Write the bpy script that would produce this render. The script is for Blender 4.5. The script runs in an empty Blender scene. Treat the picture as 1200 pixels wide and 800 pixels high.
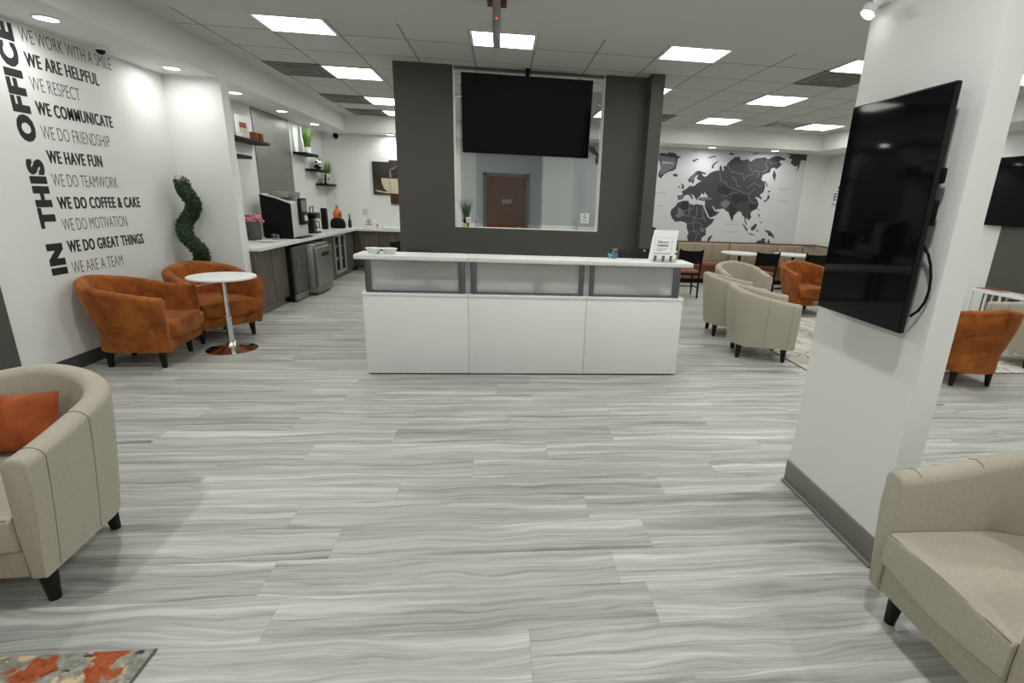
import bpy, bmesh, math, random
from mathutils import Vector, Matrix
from mathutils.geometry import tessellate_polygon
random.seed(7)
PI = math.pi
R = math.radians
sc = bpy.context.scene
COL = sc.collection

# ------------------------------------------------------------------ camera
cam = bpy.data.cameras.new('camera')
camo = bpy.data.objects.new('camera', cam)
COL.objects.link(camo)
cam.sensor_fit = 'HORIZONTAL'
cam.sensor_width = 36.0
cam.lens = 607.18 / 1200 * 36.0
cam.shift_x = (600 - 655.82) / 1200
cam.shift_y = (416.05 - 400) / 1200
cam.clip_start = 0.05
cam.clip_end = 100
pt, ro, yw = 0.289401929, 0.0403946141, -0.117095217
rt = Vector((math.cos(yw), math.sin(yw), 0)); fw = Vector((-math.sin(yw), math.cos(yw), 0)); up = Vector((0, 0, 1))
f2 = fw*math.cos(pt) - up*math.sin(pt); u2 = up*math.cos(pt) + fw*math.sin(pt)
r3 = rt*math.cos(ro) + u2*math.sin(ro); u3 = u2*math.cos(ro) - rt*math.sin(ro)
M = Matrix.Identity(4)
for i in range(3):
    M[i][0] = r3[i]; M[i][1] = u3[i]; M[i][2] = -f2[i]
M[2][3] = 1.6
camo.matrix_world = M
sc.camera = camo

# ------------------------------------------------------------------ world, exposure, light levels
w = bpy.data.worlds.new('world'); sc.world = w; w.use_nodes = True
w.node_tree.nodes['Background'].inputs[0].default_value = (.8, .85, .85, 1)
w.node_tree.nodes['Background'].inputs[1].default_value = 0.05
sc.view_settings.view_transform = 'Standard'
sc.view_settings.look = 'None'
sc.view_settings.exposure = 0.28
sc.view_settings.gamma = 1.0
sc.view_settings.use_curve_mapping = False
TROFFER = 8.5          # emission of the ceiling light diffusers
DOWN_W = 3.2          # watts of each soffit downlight
FRONT_W = 19.0         # watts of each downlight in the plaster ceiling
DISC = 14.0            # emission of a downlight's lens

# ------------------------------------------------------------------ materials
def NT(name):
    m = bpy.data.materials.new(name); m.use_nodes = True
    nt = m.node_tree
    return m, nt, nt.nodes['Principled BSDF']
def nd(nt, t, **k):
    n = nt.nodes.new(t)
    for a, v in k.items():
        if a in ('_in',):
            for i, x in v.items(): n.inputs[i].default_value = x
        else: setattr(n, a, v)
    return n
def c4(c): return (c[0], c[1], c[2], 1)
def mat(name, col, rough=.5, metal=0, spec=.5, noise=0, nscale=30, bump=0, bscale=200, sheen=0, coat=0):
    m, nt, b = NT(name)
    b.inputs['Base Color'].default_value = c4(col)
    b.inputs['Roughness'].default_value = rough
    b.inputs['Metallic'].default_value = metal
    b.inputs['Specular IOR Level'].default_value = spec
    if sheen:
        b.inputs['Sheen Weight'].default_value = sheen
        b.inputs['Sheen Roughness'].default_value = .4
    if coat: b.inputs['Coat Weight'].default_value = coat
    tc = nd(nt, 'ShaderNodeTexCoord')
    if noise:
        n = nd(nt, 'ShaderNodeTexNoise', _in={'Scale': nscale, 'Detail': 4.0})
        nt.links.new(tc.outputs['Object'], n.inputs['Vector'])
        r = nd(nt, 'ShaderNodeValToRGB')
        r.color_ramp.elements[0].position = .3; r.color_ramp.elements[1].position = .7
        r.color_ramp.elements[0].color = c4([x*(1-noise) for x in col])
        r.color_ramp.elements[1].color = c4([min(1, x*(1+noise)) for x in col])
        nt.links.new(n.outputs['Fac'], r.inputs[0]); nt.links.new(r.outputs[0], b.inputs['Base Color'])
    if bump:
        n2 = nd(nt, 'ShaderNodeTexNoise', _in={'Scale': bscale, 'Detail': 2.0})
        nt.links.new(tc.outputs['Object'], n2.inputs['Vector'])
        bp = nd(nt, 'ShaderNodeBump', _in={'Strength': bump, 'Distance': .002})
        nt.links.new(n2.outputs['Fac'], bp.inputs['Height']); nt.links.new(bp.outputs[0], b.inputs['Normal'])
    return m
def emis(name, col, s):
    m, nt, b = NT(name)
    b.inputs['Base Color'].default_value = c4(col)
    b.inputs['Emission Color'].default_value = c4(col)
    b.inputs['Emission Strength'].default_value = s
    return m
def floor_mat():
    m, nt, b = NT('grey_wood_plank')
    L = nt.links.new
    tc = nd(nt, 'ShaderNodeTexCoord')
    sp = nd(nt, 'ShaderNodeSeparateXYZ'); L(tc.outputs['Object'], sp.inputs[0])
    def mth(op, a, bb=0.0):
        n = nd(nt, 'ShaderNodeMath', operation=op)
        for i, v in ((0, a), (1, bb)):
            if isinstance(v, (int, float)): n.inputs[i].default_value = v
            else: L(v, n.inputs[i])
        return n.outputs[0]
    row = mth('FLOOR', mth('DIVIDE', sp.outputs[1], .232))
    wn = nd(nt, 'ShaderNodeTexWhiteNoise', noise_dimensions='1D'); L(row, wn.inputs['W'])
    xs = mth('ADD', sp.outputs[0], mth('MULTIPLY', wn.outputs['Value'], 1.52))
    cv = nd(nt, 'ShaderNodeCombineXYZ'); L(xs, cv.inputs[0]); L(sp.outputs[1], cv.inputs[1])
    br = nd(nt, 'ShaderNodeTexBrick', offset=0.0, squash=1.0,
            _in={'Color1': (0, 0, 0, 1), 'Color2': (1, 1, 1, 1), 'Mortar': (.5, .5, .5, 1), 'Scale': 1.0, 'Mortar Size': .0006,
                 'Mortar Smooth': .1, 'Bias': 0.0, 'Brick Width': 1.52, 'Row Height': .232})
    L(cv.outputs[0], br.inputs['Vector'])
    rnd = mth('MULTIPLY', br.outputs['Color'], 37.0)
    cw = nd(nt, 'ShaderNodeCombineXYZ'); L(mth('MULTIPLY', xs, 1.7), cw.inputs[0]); L(mth('MULTIPLY', sp.outputs[1], 4.5), cw.inputs[1]); L(rnd, cw.inputs[2])
    nw = nd(nt, 'ShaderNodeTexNoise', _in={'Scale': 1.0, 'Detail': 2.0}); L(cw.outputs[0], nw.inputs['Vector'])
    yw = mth('ADD', sp.outputs[1], mth('MULTIPLY', mth('SUBTRACT', nw.outputs['Fac'], .5), .13))      # grain wanders and closes into cathedrals
    def grain(sx, sy, det, dist, seed):
        cb = nd(nt, 'ShaderNodeCombineXYZ')
        L(mth('MULTIPLY', xs, sx), cb.inputs[0]); L(mth('MULTIPLY', yw, sy), cb.inputs[1])
        L(mth('ADD', rnd, seed), cb.inputs[2])
        n = nd(nt, 'ShaderNodeTexNoise', _in={'Scale': 1.0, 'Detail': det, 'Roughness': .6, 'Distortion': dist})
        L(cb.outputs[0], n.inputs['Vector']); return n.outputs['Fac']
    g1 = grain(.6, 19, 4, .6, 0); g2 = grain(2.4, 85, 4, .3, 9.0); g3 = grain(.45, 5, 2, .4, 21.0); g4 = grain(7, 170, 3, .2, 31.0)
    s = mth('ADD', mth('ADD', mth('MULTIPLY', g1, .64), mth('MULTIPLY', g2, .28)), mth('ADD', mth('MULTIPLY', g3, .20), mth('MULTIPLY', g4, .10)))
    s = mth('ADD', s, mth('MULTIPLY', mth('SUBTRACT', br.outputs['Color'], .5), .05))
    r = nd(nt, 'ShaderNodeValToRGB')
    e = r.color_ramp.elements
    e[0].position = .41; e[0].color = (.115, .12, .115, 1)
    e[1].position = .78; e[1].color = (.66, .665, .62, 1)
    q = e.new(.53); q.color = (.318, .323, .308, 1)
    q = e.new(.64); q.color = (.455, .46, .437, 1)
    L(s, r.inputs[0])
    mx = nd(nt, 'ShaderNodeMix', data_type='RGBA')
    L(br.outputs['Fac'], mx.inputs[0]); L(r.outputs[0], mx.inputs[6]); mx.inputs[7].default_value = (.20, .20, .19, 1)
    L(mx.outputs[2], b.inputs['Base Color'])
    b.inputs['Roughness'].default_value = .42
    b.inputs['Specular IOR Level'].default_value = .4
    bp = nd(nt, 'ShaderNodeBump', _in={'Strength': .12, 'Distance': .002}); L(g2, bp.inputs['Height']); L(bp.outputs[0], b.inputs['Normal'])
    return m
def tile_mat():
    m, nt, b = NT('acoustic_tile'); L = nt.links.new
    tc = nd(nt, 'ShaderNodeTexCoord')
    mp = nd(nt, 'ShaderNodeMapping'); mp.inputs['Location'].default_value = (.318, -5.27, 0)
    L(tc.outputs['Object'], mp.inputs[0])
    br = nd(nt, 'ShaderNodeTexBrick', offset=0.0, _in={'Color1': (.58, .585, .56, 1), 'Color2': (.62, .625, .6, 1), 'Mortar': (.30, .30, .285, 1),
            'Scale': 1.0, 'Mortar Size': .011, 'Mortar Smooth': .0, 'Brick Width': .636, 'Row Height': .68})
    L(mp.outputs[0], br.inputs['Vector']); L(br.outputs['Color'], b.inputs['Base Color'])
    b.inputs['Roughness'].default_value = .9
    n = nd(nt, 'ShaderNodeTexNoise', _in={'Scale': 180.0}); L(tc.outputs['Object'], n.inputs['Vector'])
    bp = nd(nt, 'ShaderNodeBump', _in={'Strength': .2, 'Distance': .002}); L(n.outputs['Fac'], bp.inputs['Height']); L(bp.outputs[0], b.inputs['Normal'])
    return m
def wood_v(name, c1, c2, axis=2, rough=.5):
    m, nt, b = NT(name); L = nt.links.new
    tc = nd(nt, 'ShaderNodeTexCoord'); mp = nd(nt, 'ShaderNodeMapping')
    s = [45, 45, 45]; s[axis] = 2.5
    mp.inputs['Scale'].default_value = s
    L(tc.outputs['Object'], mp.inputs[0])
    n = nd(nt, 'ShaderNodeTexNoise', _in={'Scale': 1.0, 'Detail': 5.0, 'Distortion': .5}); L(mp.outputs[0], n.inputs['Vector'])
    r = nd(nt, 'ShaderNodeValToRGB'); e = r.color_ramp.elements
    e[0].position = .35; e[1].position = .68; e[0].color = c4(c1); e[1].color = c4(c2)
    L(n.outputs['Fac'], r.inputs[0]); L(r.outputs[0], b.inputs['Base Color']); b.inputs['Roughness'].default_value = rough
    return m
def velvet_mat(name, dark, light):
    m, nt, b = NT(name); L = nt.links.new
    tc = nd(nt, 'ShaderNodeTexCoord')
    n = nd(nt, 'ShaderNodeTexNoise', _in={'Scale': 5.5, 'Detail': 5.0, 'Roughness': .62, 'Distortion': .8}); L(tc.outputs['Object'], n.inputs['Vector'])
    r = nd(nt, 'ShaderNodeValToRGB'); e = r.color_ramp.elements
    e[0].position = .34; e[1].position = .62; e[0].color = c4(dark); e[1].color = c4(light)
    L(n.outputs['Fac'], r.inputs[0]); L(r.outputs[0], b.inputs['Base Color'])
    b.inputs['Roughness'].default_value = .75; b.inputs['Specular IOR Level'].default_value = .2
    b.inputs['Sheen Weight'].default_value = .35; b.inputs['Sheen Roughness'].default_value = .35
    b.inputs['Sheen Tint'].default_value = (1, .62, .35, 1)
    return m
def rug_mat(name, kind):
    m, nt, b = NT(name); L = nt.links.new
    tc = nd(nt, 'ShaderNodeTexCoord')
    def noise(s, d=4, dist=0.0, off=(0, 0, 0), scl=(1, 1, 1)):
        mp = nd(nt, 'ShaderNodeMapping'); mp.inputs['Location'].default_value = off; mp.inputs['Scale'].default_value = scl
        L(tc.outputs['Object'], mp.inputs[0])
        n = nd(nt, 'ShaderNodeTexNoise', _in={'Scale': s, 'Detail': d, 'Distortion': dist}); L(mp.outputs[0], n.inputs['Vector']); return n.outputs['Fac']
    def ramp(f, a, bb, ca, cb):
        r = nd(nt, 'ShaderNodeValToRGB'); e = r.color_ramp.elements
        e[0].position = a; e[1].position = bb; e[0].color = c4(ca); e[1].color = c4(cb); L(f, r.inputs[0]); return r.outputs[0]
    def mix(f, a, bb):
        x = nd(nt, 'ShaderNodeMix', data_type='RGBA'); L(f, x.inputs[0]); L(a, x.inputs[6])
        if isinstance(bb, tuple): x.inputs[7].default_value = c4(bb)
        else: L(bb, x.inputs[7])
        return x.outputs[2]
    if kind == 'orange':
        base = ramp(noise(40, 3), .3, .7, (.17, .165, .14), (.36, .35, .31))
        o = ramp(noise(60, 2, 0, (3, 1, 0)), .3, .7, (.27, .055, .018), (.42, .12, .05))
        c = mix(ramp(noise(11, 5, .8, (5, 2, 0)), .56, .60, (0, 0, 0), (1, 1, 1)), base, (.60, .45, .28))
        c = mix(ramp(noise(9.5, 5, .5, (1.3, 4.2, 0)), .53, .56, (0, 0, 0), (1, 1, 1)), c, o)
        c = mix(ramp(noise(14, 4, 1, (8, 2, 0)), .66, .69, (0, 0, 0), (1, 1, 1)), c, (.05, .06, .06))
    else:
        base = ramp(noise(2.2, 6, 1.0), .3, .7, (.50, .48, .43), (.70, .68, .63))
        v = nd(nt, 'ShaderNodeTexVoronoi', feature='DISTANCE_TO_EDGE', _in={'Scale': 2.6})
        nn = nd(nt, 'ShaderNodeTexNoise', _in={'Scale': 3.0, 'Detail': 4.0})
        L(tc.outputs['Object'], nn.inputs['Vector'])
        va = nd(nt, 'ShaderNodeVectorMath', operation='SCALE'); va.inputs['Scale'].default_value = .6; L(nn.outputs['Color'], va.inputs[0])
        vb = nd(nt, 'ShaderNodeVectorMath', operation='ADD'); L(tc.outputs['Object'], vb.inputs[0]); L(va.outputs[0], vb.inputs[1]); L(vb.outputs[0], v.inputs['Vector'])
        c = mix(ramp(v.outputs['Distance'], .015, .05, (.8, .8, .8), (0, 0, 0)), base, (.25, .22, .19))
    L(c, b.inputs['Base Color']); b.inputs['Roughness'].default_value = .95; b.inputs['Specular IOR Level'].default_value = .1
    return m
def steel_pattern():
    m, nt, b = NT('embossed_steel'); L = nt.links.new
    tc = nd(nt, 'ShaderNodeTexCoord'); mp = nd(nt, 'ShaderNodeMapping')
    mp.inputs['Rotation'].default_value = (0, R(90), R(90)); L(tc.outputs['Object'], mp.inputs[0])
    sp = nd(nt, 'ShaderNodeSeparateXYZ'); L(tc.outputs['Object'], sp.inputs[0])
    cb = nd(nt, 'ShaderNodeCombineXYZ'); L(sp.outputs[1], cb.inputs[0]); L(sp.outputs[2], cb.inputs[1]); cb.inputs[2].default_value = .013
    mp2 = nd(nt, 'ShaderNodeMapping'); mp2.inputs['Rotation'].default_value = (0, 0, R(45)); mp2.inputs['Location'].default_value = (.01, .01, .02); L(cb.outputs[0], mp2.inputs[0])
    ch = nd(nt, 'ShaderNodeTexChecker', _in={'Scale': 46.0, 'Color1': (.36, .35, .33, 1), 'Color2': (.20, .195, .185, 1)}); L(mp2.outputs[0], ch.inputs['Vector'])
    L(ch.outputs['Color'], b.inputs['Base Color'])
    b.inputs['Metallic'].default_value = .85; b.inputs['Roughness'].default_value = .38
    bp = nd(nt, 'ShaderNodeBump', _in={'Strength': .35, 'Distance': .004}); L(ch.outputs['Fac'], bp.inputs['Height']); L(bp.outputs[0], b.inputs['Normal'])
    return m
def clear_glass(name, tint, gloss):
    m, nt, b = NT(name); L = nt.links.new
    out = nt.nodes['Material Output']
    tr = nd(nt, 'ShaderNodeBsdfTransparent'); tr.inputs[0].default_value = c4(tint)
    gl = nd(nt, 'ShaderNodeBsdfGlossy'); gl.inputs['Roughness'].default_value = .02; gl.inputs[0].default_value = (.9, .95, .95, 1)
    mx = nd(nt, 'ShaderNodeMixShader'); mx.inputs[0].default_value = gloss
    L(tr.outputs[0], mx.inputs[1]); L(gl.outputs[0], mx.inputs[2]); L(mx.outputs[0], out.inputs[0])
    return m
def frosted():
    m, nt, b = NT('frosted_glass'); L = nt.links.new
    out = nt.nodes['Material Output']
    tl = nd(nt, 'ShaderNodeBsdfTranslucent'); tl.inputs[0].default_value = (.92, .93, .92, 1)
    rf = nd(nt, 'ShaderNodeBsdfRefraction'); rf.inputs['Roughness'].default_value = .42; rf.inputs['IOR'].default_value = 1.15; rf.inputs[0].default_value = (.85, .86, .85, 1)
    df = nd(nt, 'ShaderNodeBsdfDiffuse'); df.inputs[0].default_value = (.86, .87, .86, 1)
    m1 = nd(nt, 'ShaderNodeMixShader'); m1.inputs[0].default_value = .62
    L(tl.outputs[0], m1.inputs[1]); L(rf.outputs[0], m1.inputs[2])
    m2 = nd(nt, 'ShaderNodeMixShader'); m2.inputs[0].default_value = .24
    L(m1.outputs[0], m2.inputs[1]); L(df.outputs[0], m2.inputs[2]); L(m2.outputs[0], out.inputs[0])
    return m

WALL = mat('white_wall_paint', (.76, .775, .755), .75, bump=.15, bscale=350)
CEILP = mat('plaster_ceiling', (.60, .605, .58), .9, bump=.1, bscale=300)
TILE = tile_mat()
FLOOR = floor_mat()
DARKW = mat('charcoal_wall_paint', (.088, .085, .076), .65, spec=.3, bump=.15, bscale=350)
SHADEW = mat('shaded_white_wall', (.50, .53, .54), .7)  # white wall of the back alcove, its shade put into the grey
BASEB = mat('grey_baseboard', (.17, .165, .15), .45)
BASED = mat('dark_baseboard', (.06, .06, .058), .5)
LAM = mat('white_laminate', (.80, .82, .80), .42, noise=.02, nscale=300)
LAMTOP = mat('white_wood_laminate', (.78, .79, .77), .4, noise=.03, nscale=60)
ALU = mat('dark_aluminium', (.16, .17, .18), .38, .8)
FROST = frosted()
GLASS = clear_glass('tinted_glass', (.76, .79, .79), .03)
CLEAR = clear_glass('clear_glass', (.88, .9, .9), .08)
CHROME = mat('chrome', (.78, .78, .78), .12, 1)
STEEL = mat('brushed_steel', (.30, .295, .28), .4, .75)
STEELD = mat('dark_steel', (.12, .12, .115), .45, .6)
EMB = steel_pattern()
BLACK = mat('black_plastic', (.006, .006, .006), .4, spec=.25)
BLACKM = mat('matt_black', (.005, .005, .005), .6, spec=.15)
SCREEN = mat('screen_glass', (.003, .0035, .004), .05, spec=.13)
LEGM = mat('black_wood_leg', (.009, .008, .007), .5, spec=.25)
BEIGE = mat('beige_linen', (.42, .385, .315), .9, spec=.15, noise=.10, nscale=160, bump=.5, bscale=500, sheen=.15)
BEIGED = mat('beige_seam', (.22, .195, .15), .9)
ORANGE = velvet_mat('orange_velvet', (.18, .046, .009), (.37, .112, .021))
ORSEAM = mat('orange_seam', (.16, .04, .008), .9)
CUSH = velvet_mat('orange_cushion_velvet', (.25, .052, .014), (.42, .105, .03))
TAUPE = mat('tan_upholstery', (.33, .29, .215), .8, spec=.2, noise=.06, nscale=60)
LEATHER = mat('brown_leather', (.22, .085, .045), .45)
BROWNTRIM = mat('brown_trim', (.15, .06, .035), .5)
CABW = wood_v('grey_brown_wood', (.055, .047, .036), (.135, .118, .095))
DOORW = wood_v('reddish_wood', (.105, .032, .014), (.17, .058, .026), rough=.4)
COUNTER = mat('white_quartz', (.76, .77, .75), .3, noise=.05, nscale=25)
WHITE = mat('white_plastic', (.80, .81, .80), .4)
CERAM = mat('white_ceramic', (.78, .80, .78), .3)
PAPER = mat('white_paper', (.80, .81, .80), .8)
INK = mat('black_vinyl', (.012, .014, .015), .6)
INKG = mat('grey_ink', (.10, .105, .11), .7)
LEAF = mat('dark_green_leaf', (.025, .060, .016), .6, noise=.35, nscale=9)
GRASS = mat('green_grass_blade', (.10, .22, .03), .6, noise=.4, nscale=25)
GRASSD = mat('dark_grass_blade', (.035, .075, .03), .6, noise=.4, nscale=25)
DIFF = emis('light_diffuser', (1, 1, .93), TROFFER)
LENS = emis('downlight_lens', (1, .99, .95), DISC)
REDLED = emis('red_led', (1, .05, .03), 1.5)
REDTXT = mat('red_sign_lettering', (.30, .035, .03), .5)
MAPBG = mat('mural_paper', (.62, .635, .66), .55)
MAPLAND = mat('mural_dark_print', (.048, .051, .055), .6)
MAPBLACK = mat('mural_black_print', (.020, .022, .025), .6)
MAPPALE = mat('mural_grey_print', (.17, .18, .19), .6)
MAPLINE = mat('mural_line_print', (.22, .23, .24), .6)
MAPTXT = mat('mural_text_print', (.33, .34, .36), .6)
PINK = mat('pink_petal', (.55, .20, .26), .7, noise=.3, nscale=60)
PETAL = mat('white_petal', (.82, .82, .76), .7)
RUGO = rug_mat('orange_grey_rug_pile', 'orange')
RUGL = rug_mat('pale_grey_rug_pile', 'pale')

# ------------------------------------------------------------------ mesh helpers
def nb(): return bmesh.new()
def box(bm, x0, x1, y0, y1, z0, z1, bev=0, seg=2):
    r = bmesh.ops.create_cube(bm, size=1)
    vs = r['verts']
    for v in vs: v.co = Vector(((x0+x1)/2 + v.co.x*(x1-x0), (y0+y1)/2 + v.co.y*(y1-y0), (z0+z1)/2 + v.co.z*(z1-z0)))
    if bev:
        es = list({e for v in vs for e in v.link_edges})
        bmesh.ops.bevel(bm, geom=es, offset=bev, segments=seg, profile=.5, affect='EDGES')
    return bm
def cyl(bm, p0, p1, r0, r1=None, n=16, cap=True):
    r1 = r0 if r1 is None else r1
    p0 = Vector(p0); p1 = Vector(p1); d = (p1-p0).normalized()
    a = d.orthogonal().normalized(); b = d.cross(a)
    A = []; B = []
    for i in range(n):
        t = 2*PI*i/n; o = a*math.cos(t) + b*math.sin(t)
        A.append(bm.verts.new(p0+o*r0)); B.append(bm.verts.new(p1+o*r1))
    for i in range(n):
        j = (i+1) % n; bm.faces.new((A[i], A[j], B[j], B[i]))
    if cap: bm.faces.new(A[::-1]); bm.faces.new(B)
    return bm
def lathe(bm, prof, c=(0, 0), n=28):
    rings = []
    for r, z in prof:
        if r < 1e-6: rings.append([bm.verts.new((c[0], c[1], z))])
        else: rings.append([bm.verts.new((c[0]+r*math.cos(2*PI*i/n), c[1]+r*math.sin(2*PI*i/n), z)) for i in range(n)])
    for a, b in zip(rings, rings[1:]):
        for i in range(n):
            j = (i+1) % n
            if len(a) == 1 and len(b) == 1: continue
            if len(a) == 1: bm.faces.new((a[0], b[j], b[i]))
            elif len(b) == 1: bm.faces.new((a[i], a[j], b[0]))
            else: bm.faces.new((a[i], a[j], b[j], b[i]))
    return bm
def tube(bm, pts, r, n=8, closed=False):
    pts = [Vector(p) for p in pts]; rings = []
    m = len(pts); prev = None
    for i, p in enumerate(pts):
        if closed: d = pts[(i+1) % m]-pts[i-1]
        else: d = pts[min(i+1, m-1)]-pts[max(i-1, 0)]
        d.normalize()
        a = d.orthogonal().normalized() if prev is None else (prev-d*prev.dot(d)).normalized()
        prev = a; b = d.cross(a)
        rr = r[i] if isinstance(r, (list, tuple)) else r
        rings.append([bm.verts.new(p+(a*math.cos(2*PI*k/n)+b*math.sin(2*PI*k/n))*rr) for k in range(n)])
    for i in range(m if closed else m-1):
        A = rings[i]; B = rings[(i+1) % m]
        for k in range(n):
            l = (k+1) % n; bm.faces.new((A[k], A[l], B[l], B[k]))
    if not closed: bm.faces.new(rings[0][::-1]); bm.faces.new(rings[-1])
    return bm
def prism(bm, poly, z0, z1, bev=0, seg=3):
    A = [bm.verts.new((x, y, z0)) for x, y in poly]; B = [bm.verts.new((x, y, z1)) for x, y in poly]
    n = len(poly); fs = []
    f0 = bm.faces.new(A[::-1]); f1 = bm.faces.new(B)
    for i in range(n):
        j = (i+1) % n; bm.faces.new((A[i], A[j], B[j], B[i]))
    if bev:
        bmesh.ops.bevel(bm, geom=list(f1.edges)+list(f0.edges), offset=bev, segments=seg, profile=.5, affect='EDGES')
    return bm
def flatpoly(bm, pts3, nrm, th):
    """solid slab of any flat outline: pts3 in 3D, thickness th along nrm"""
    nrm = Vector(nrm); A = [bm.verts.new(Vector(p)) for p in pts3]; B = [bm.verts.new(Vector(p)+nrm*th) for p in pts3]
    for t in tessellate_polygon([[Vector(p) for p in pts3]]):
        try: bm.faces.new([A[i] for i in t]); bm.faces.new([B[i] for i in t])
        except ValueError: pass
    n = len(pts3)
    for i in range(n):
        j = (i+1) % n; bm.faces.new((A[i], A[j], B[j], B[i]))
    return bm
def ball(bm, c, r, sub=2, s=(1, 1, 1)):
    q = bmesh.ops.create_icosphere(bm, subdivisions=sub, radius=r)
    for v in q['verts']: v.co = Vector((v.co.x*s[0]+c[0], v.co.y*s[1]+c[1], v.co.z*s[2]+c[2]))
    return bm
def obj(name, bm, m, parent=None, ang=38, loc=None):
    bmesh.ops.recalc_face_normals(bm, faces=bm.faces)
    lim = R(ang)
    for f in bm.faces: f.smooth = True
    for e in bm.edges:
        if len(e.link_faces) == 2 and e.calc_face_angle(0) > lim: e.smooth = False
    me = bpy.data.meshes.new(name); bm.to_mesh(me); bm.free()
    me.materials.append(m)
    o = bpy.data.objects.new(name, me); COL.objects.link(o)
    if parent is not None: o.parent = parent
    if loc: o.location = loc
    return o
def tag(o, label, cat, group=None, kind=None):
    o['label'] = label; o['category'] = cat
    if group: o['group'] = group
    if kind: o['kind'] = kind
    return o
def thing(name, label, cat, loc=(0, 0, 0), rz=0, group=None):
    o = bpy.data.objects.new(name, None); COL.objects.link(o); o.empty_display_size = .1
    o.location = loc; o.rotation_euler = (0, 0, rz)
    return tag(o, label, cat, group)
def struct(name, bm, m, parent=None):
    o = obj(name, bm, m, parent)
    if parent is None: o['kind'] = 'structure'
    return o
def dup(root, loc, rz, label, group=None):
    r = root.copy(); COL.objects.link(r); r.location = loc; r.rotation_euler = (0, 0, rz); r['label'] = label
    if group: r['group'] = group
    for ch in list(root.children):
        c = ch.copy(); COL.objects.link(c); c.parent = r
        for g in list(ch.children):
            d = g.copy(); COL.objects.link(d); d.parent = c
    return r
def facing(fx, fy): return math.atan2(fx, -fy)      # local -Y points to (fx,fy)
def text_bm(body, width, height, o, xd, yd, bold=0.0, th=.0015, space=1.0, xb=0.0):
    """lettering as solid mesh: box of width x height with lower left at o"""
    cu = bpy.data.curves.new('lettering', 'FONT'); cu.body = body; cu.size = 1; cu.offset = bold; cu.resolution_u = 3; cu.space_character = space
    t = bpy.data.objects.new('lettering', cu); COL.objects.link(t)
    bpy.context.view_layer.update()
    me = bpy.data.meshes.new_from_object(t.evaluated_get(bpy.context.evaluated_depsgraph_get()))
    COL.objects.unlink(t); bpy.data.objects.remove(t); bpy.data.curves.remove(cu)
    xs = [v.co.x for v in me.vertices]; ys = [v.co.y for v in me.vertices]
    x0, x1, y0, y1 = min(xs), max(xs), min(ys), max(ys)
    sx = width/(x1-x0) if width else height/(y1-y0)
    sy = height/(y1-y0)
    o = Vector(o); xd = Vector(xd); yd = Vector(yd); n = xd.cross(yd)
    bm = nb(); bm.from_mesh(me); bpy.data.meshes.remove(me)
    bmesh.ops.remove_doubles(bm, verts=bm.verts, dist=1e-5)
    if xb:                                            # heavier uprights for condensed bold type
        k = (width-xb)/width
        for v in bm.verts: v.co.x = x0+(v.co.x-x0)*k
        q = bmesh.ops.duplicate(bm, geom=bm.verts[:]+bm.edges[:]+bm.faces[:])
        for e in q['geom']:
            if isinstance(e, bmesh.types.BMVert): e.co.x += xb/sx; e.co.z = .0001/max(sy, 1e-6)
    for v in bm.verts: v.co = o+xd*((v.co.x-x0)*sx)+yd*((v.co.y-y0)*sy)+n*(th+(.0003 if v.co.z > 0 else 0))
    g = bmesh.ops.extrude_face_region(bm, geom=list(bm.faces))
    for e in g['geom']:
        if isinstance(e, bmesh.types.BMVert): e.co -= n*(th*.95)
    return bm
def joinbm(bm, other):
    me = bpy.data.meshes.new('tmp'); other.to_mesh(me); other.free(); bm.from_mesh(me); bpy.data.meshes.remove(me); return bm

# ------------------------------------------------------------------ the setting
ZC, ZS = 3.07, 2.77
LX, RX, BY, FY = -3.75, 7.10, 12.05, -3.2
struct('floor', box(nb(), LX-.1, RX+.1, FY-.1, BY+.1, -.1, 0), FLOOR)
b = box(nb(), LX-.1, RX+.1, 5.455, BY+.1, ZC, ZC+.1); struct('ceiling', b, TILE)
struct('ceiling_front', box(nb(), LX-.1, RX+.1, FY-.1, 5.455, ZC, ZC+.1), CEILP)
struct('wall_left', box(nb(), LX-.1, LX, FY, BY, 0, ZC), WALL)
struct('wall_back', box(nb(), LX-.1, -.57, BY, BY+.1, 0, ZC), WALL)
struct('wall_back_alcove', box(nb(), -.57, .84, BY, BY+.1, 0, ZC), SHADEW)
struct('wall_back_right', box(nb(), .84, RX+.1, 11.40, BY+.1, 0, ZC), WALL)
struct('wall_right', box(nb(), RX, RX+.1, FY, 11.40, 0, ZC), WALL)
struct('wall_front', box(nb(), LX-.1, RX+.1, FY-.1, FY, 0, ZC), WALL)
struct('wall_left_accent', box(nb(), LX, LX+.03, FY, 4.27, 0, ZS), DARKW)
struct('wall_right_accent', box(nb(), RX-.02, RX, 3.0, 6.90, 0, 2.30), DARKW)
struct('wall_left_return', box(nb(), LX, -3.15, 6.80, 6.97, 0, ZS), WALL)
struct('trim_1', box(nb(), LX, -3.15, FY, BY, ZS, ZC), WALL)                   # bulkhead on the left
struct('trim_2', box(nb(), -3.15, -.57, 11.60, BY, ZS, ZC), WALL)              # bulkhead at the back left
struct('trim_3', box(nb(), .84, 6.40, 10.65, 11.40, ZS, ZC), WALL)             # bulkhead at the back right
struct('trim_4', box(nb(), 6.40, RX, FY, 11.40, ZS, ZC), WALL)                 # bulkhead on the right
struct('baseboard_left', box(nb(), LX, LX+.015, 4.27, 6.80, 0, .12), BASED)
struct('baseboard_back', box(nb(), LX, -3.15, 6.785, 6.80, 0, .12), BASED)
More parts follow.
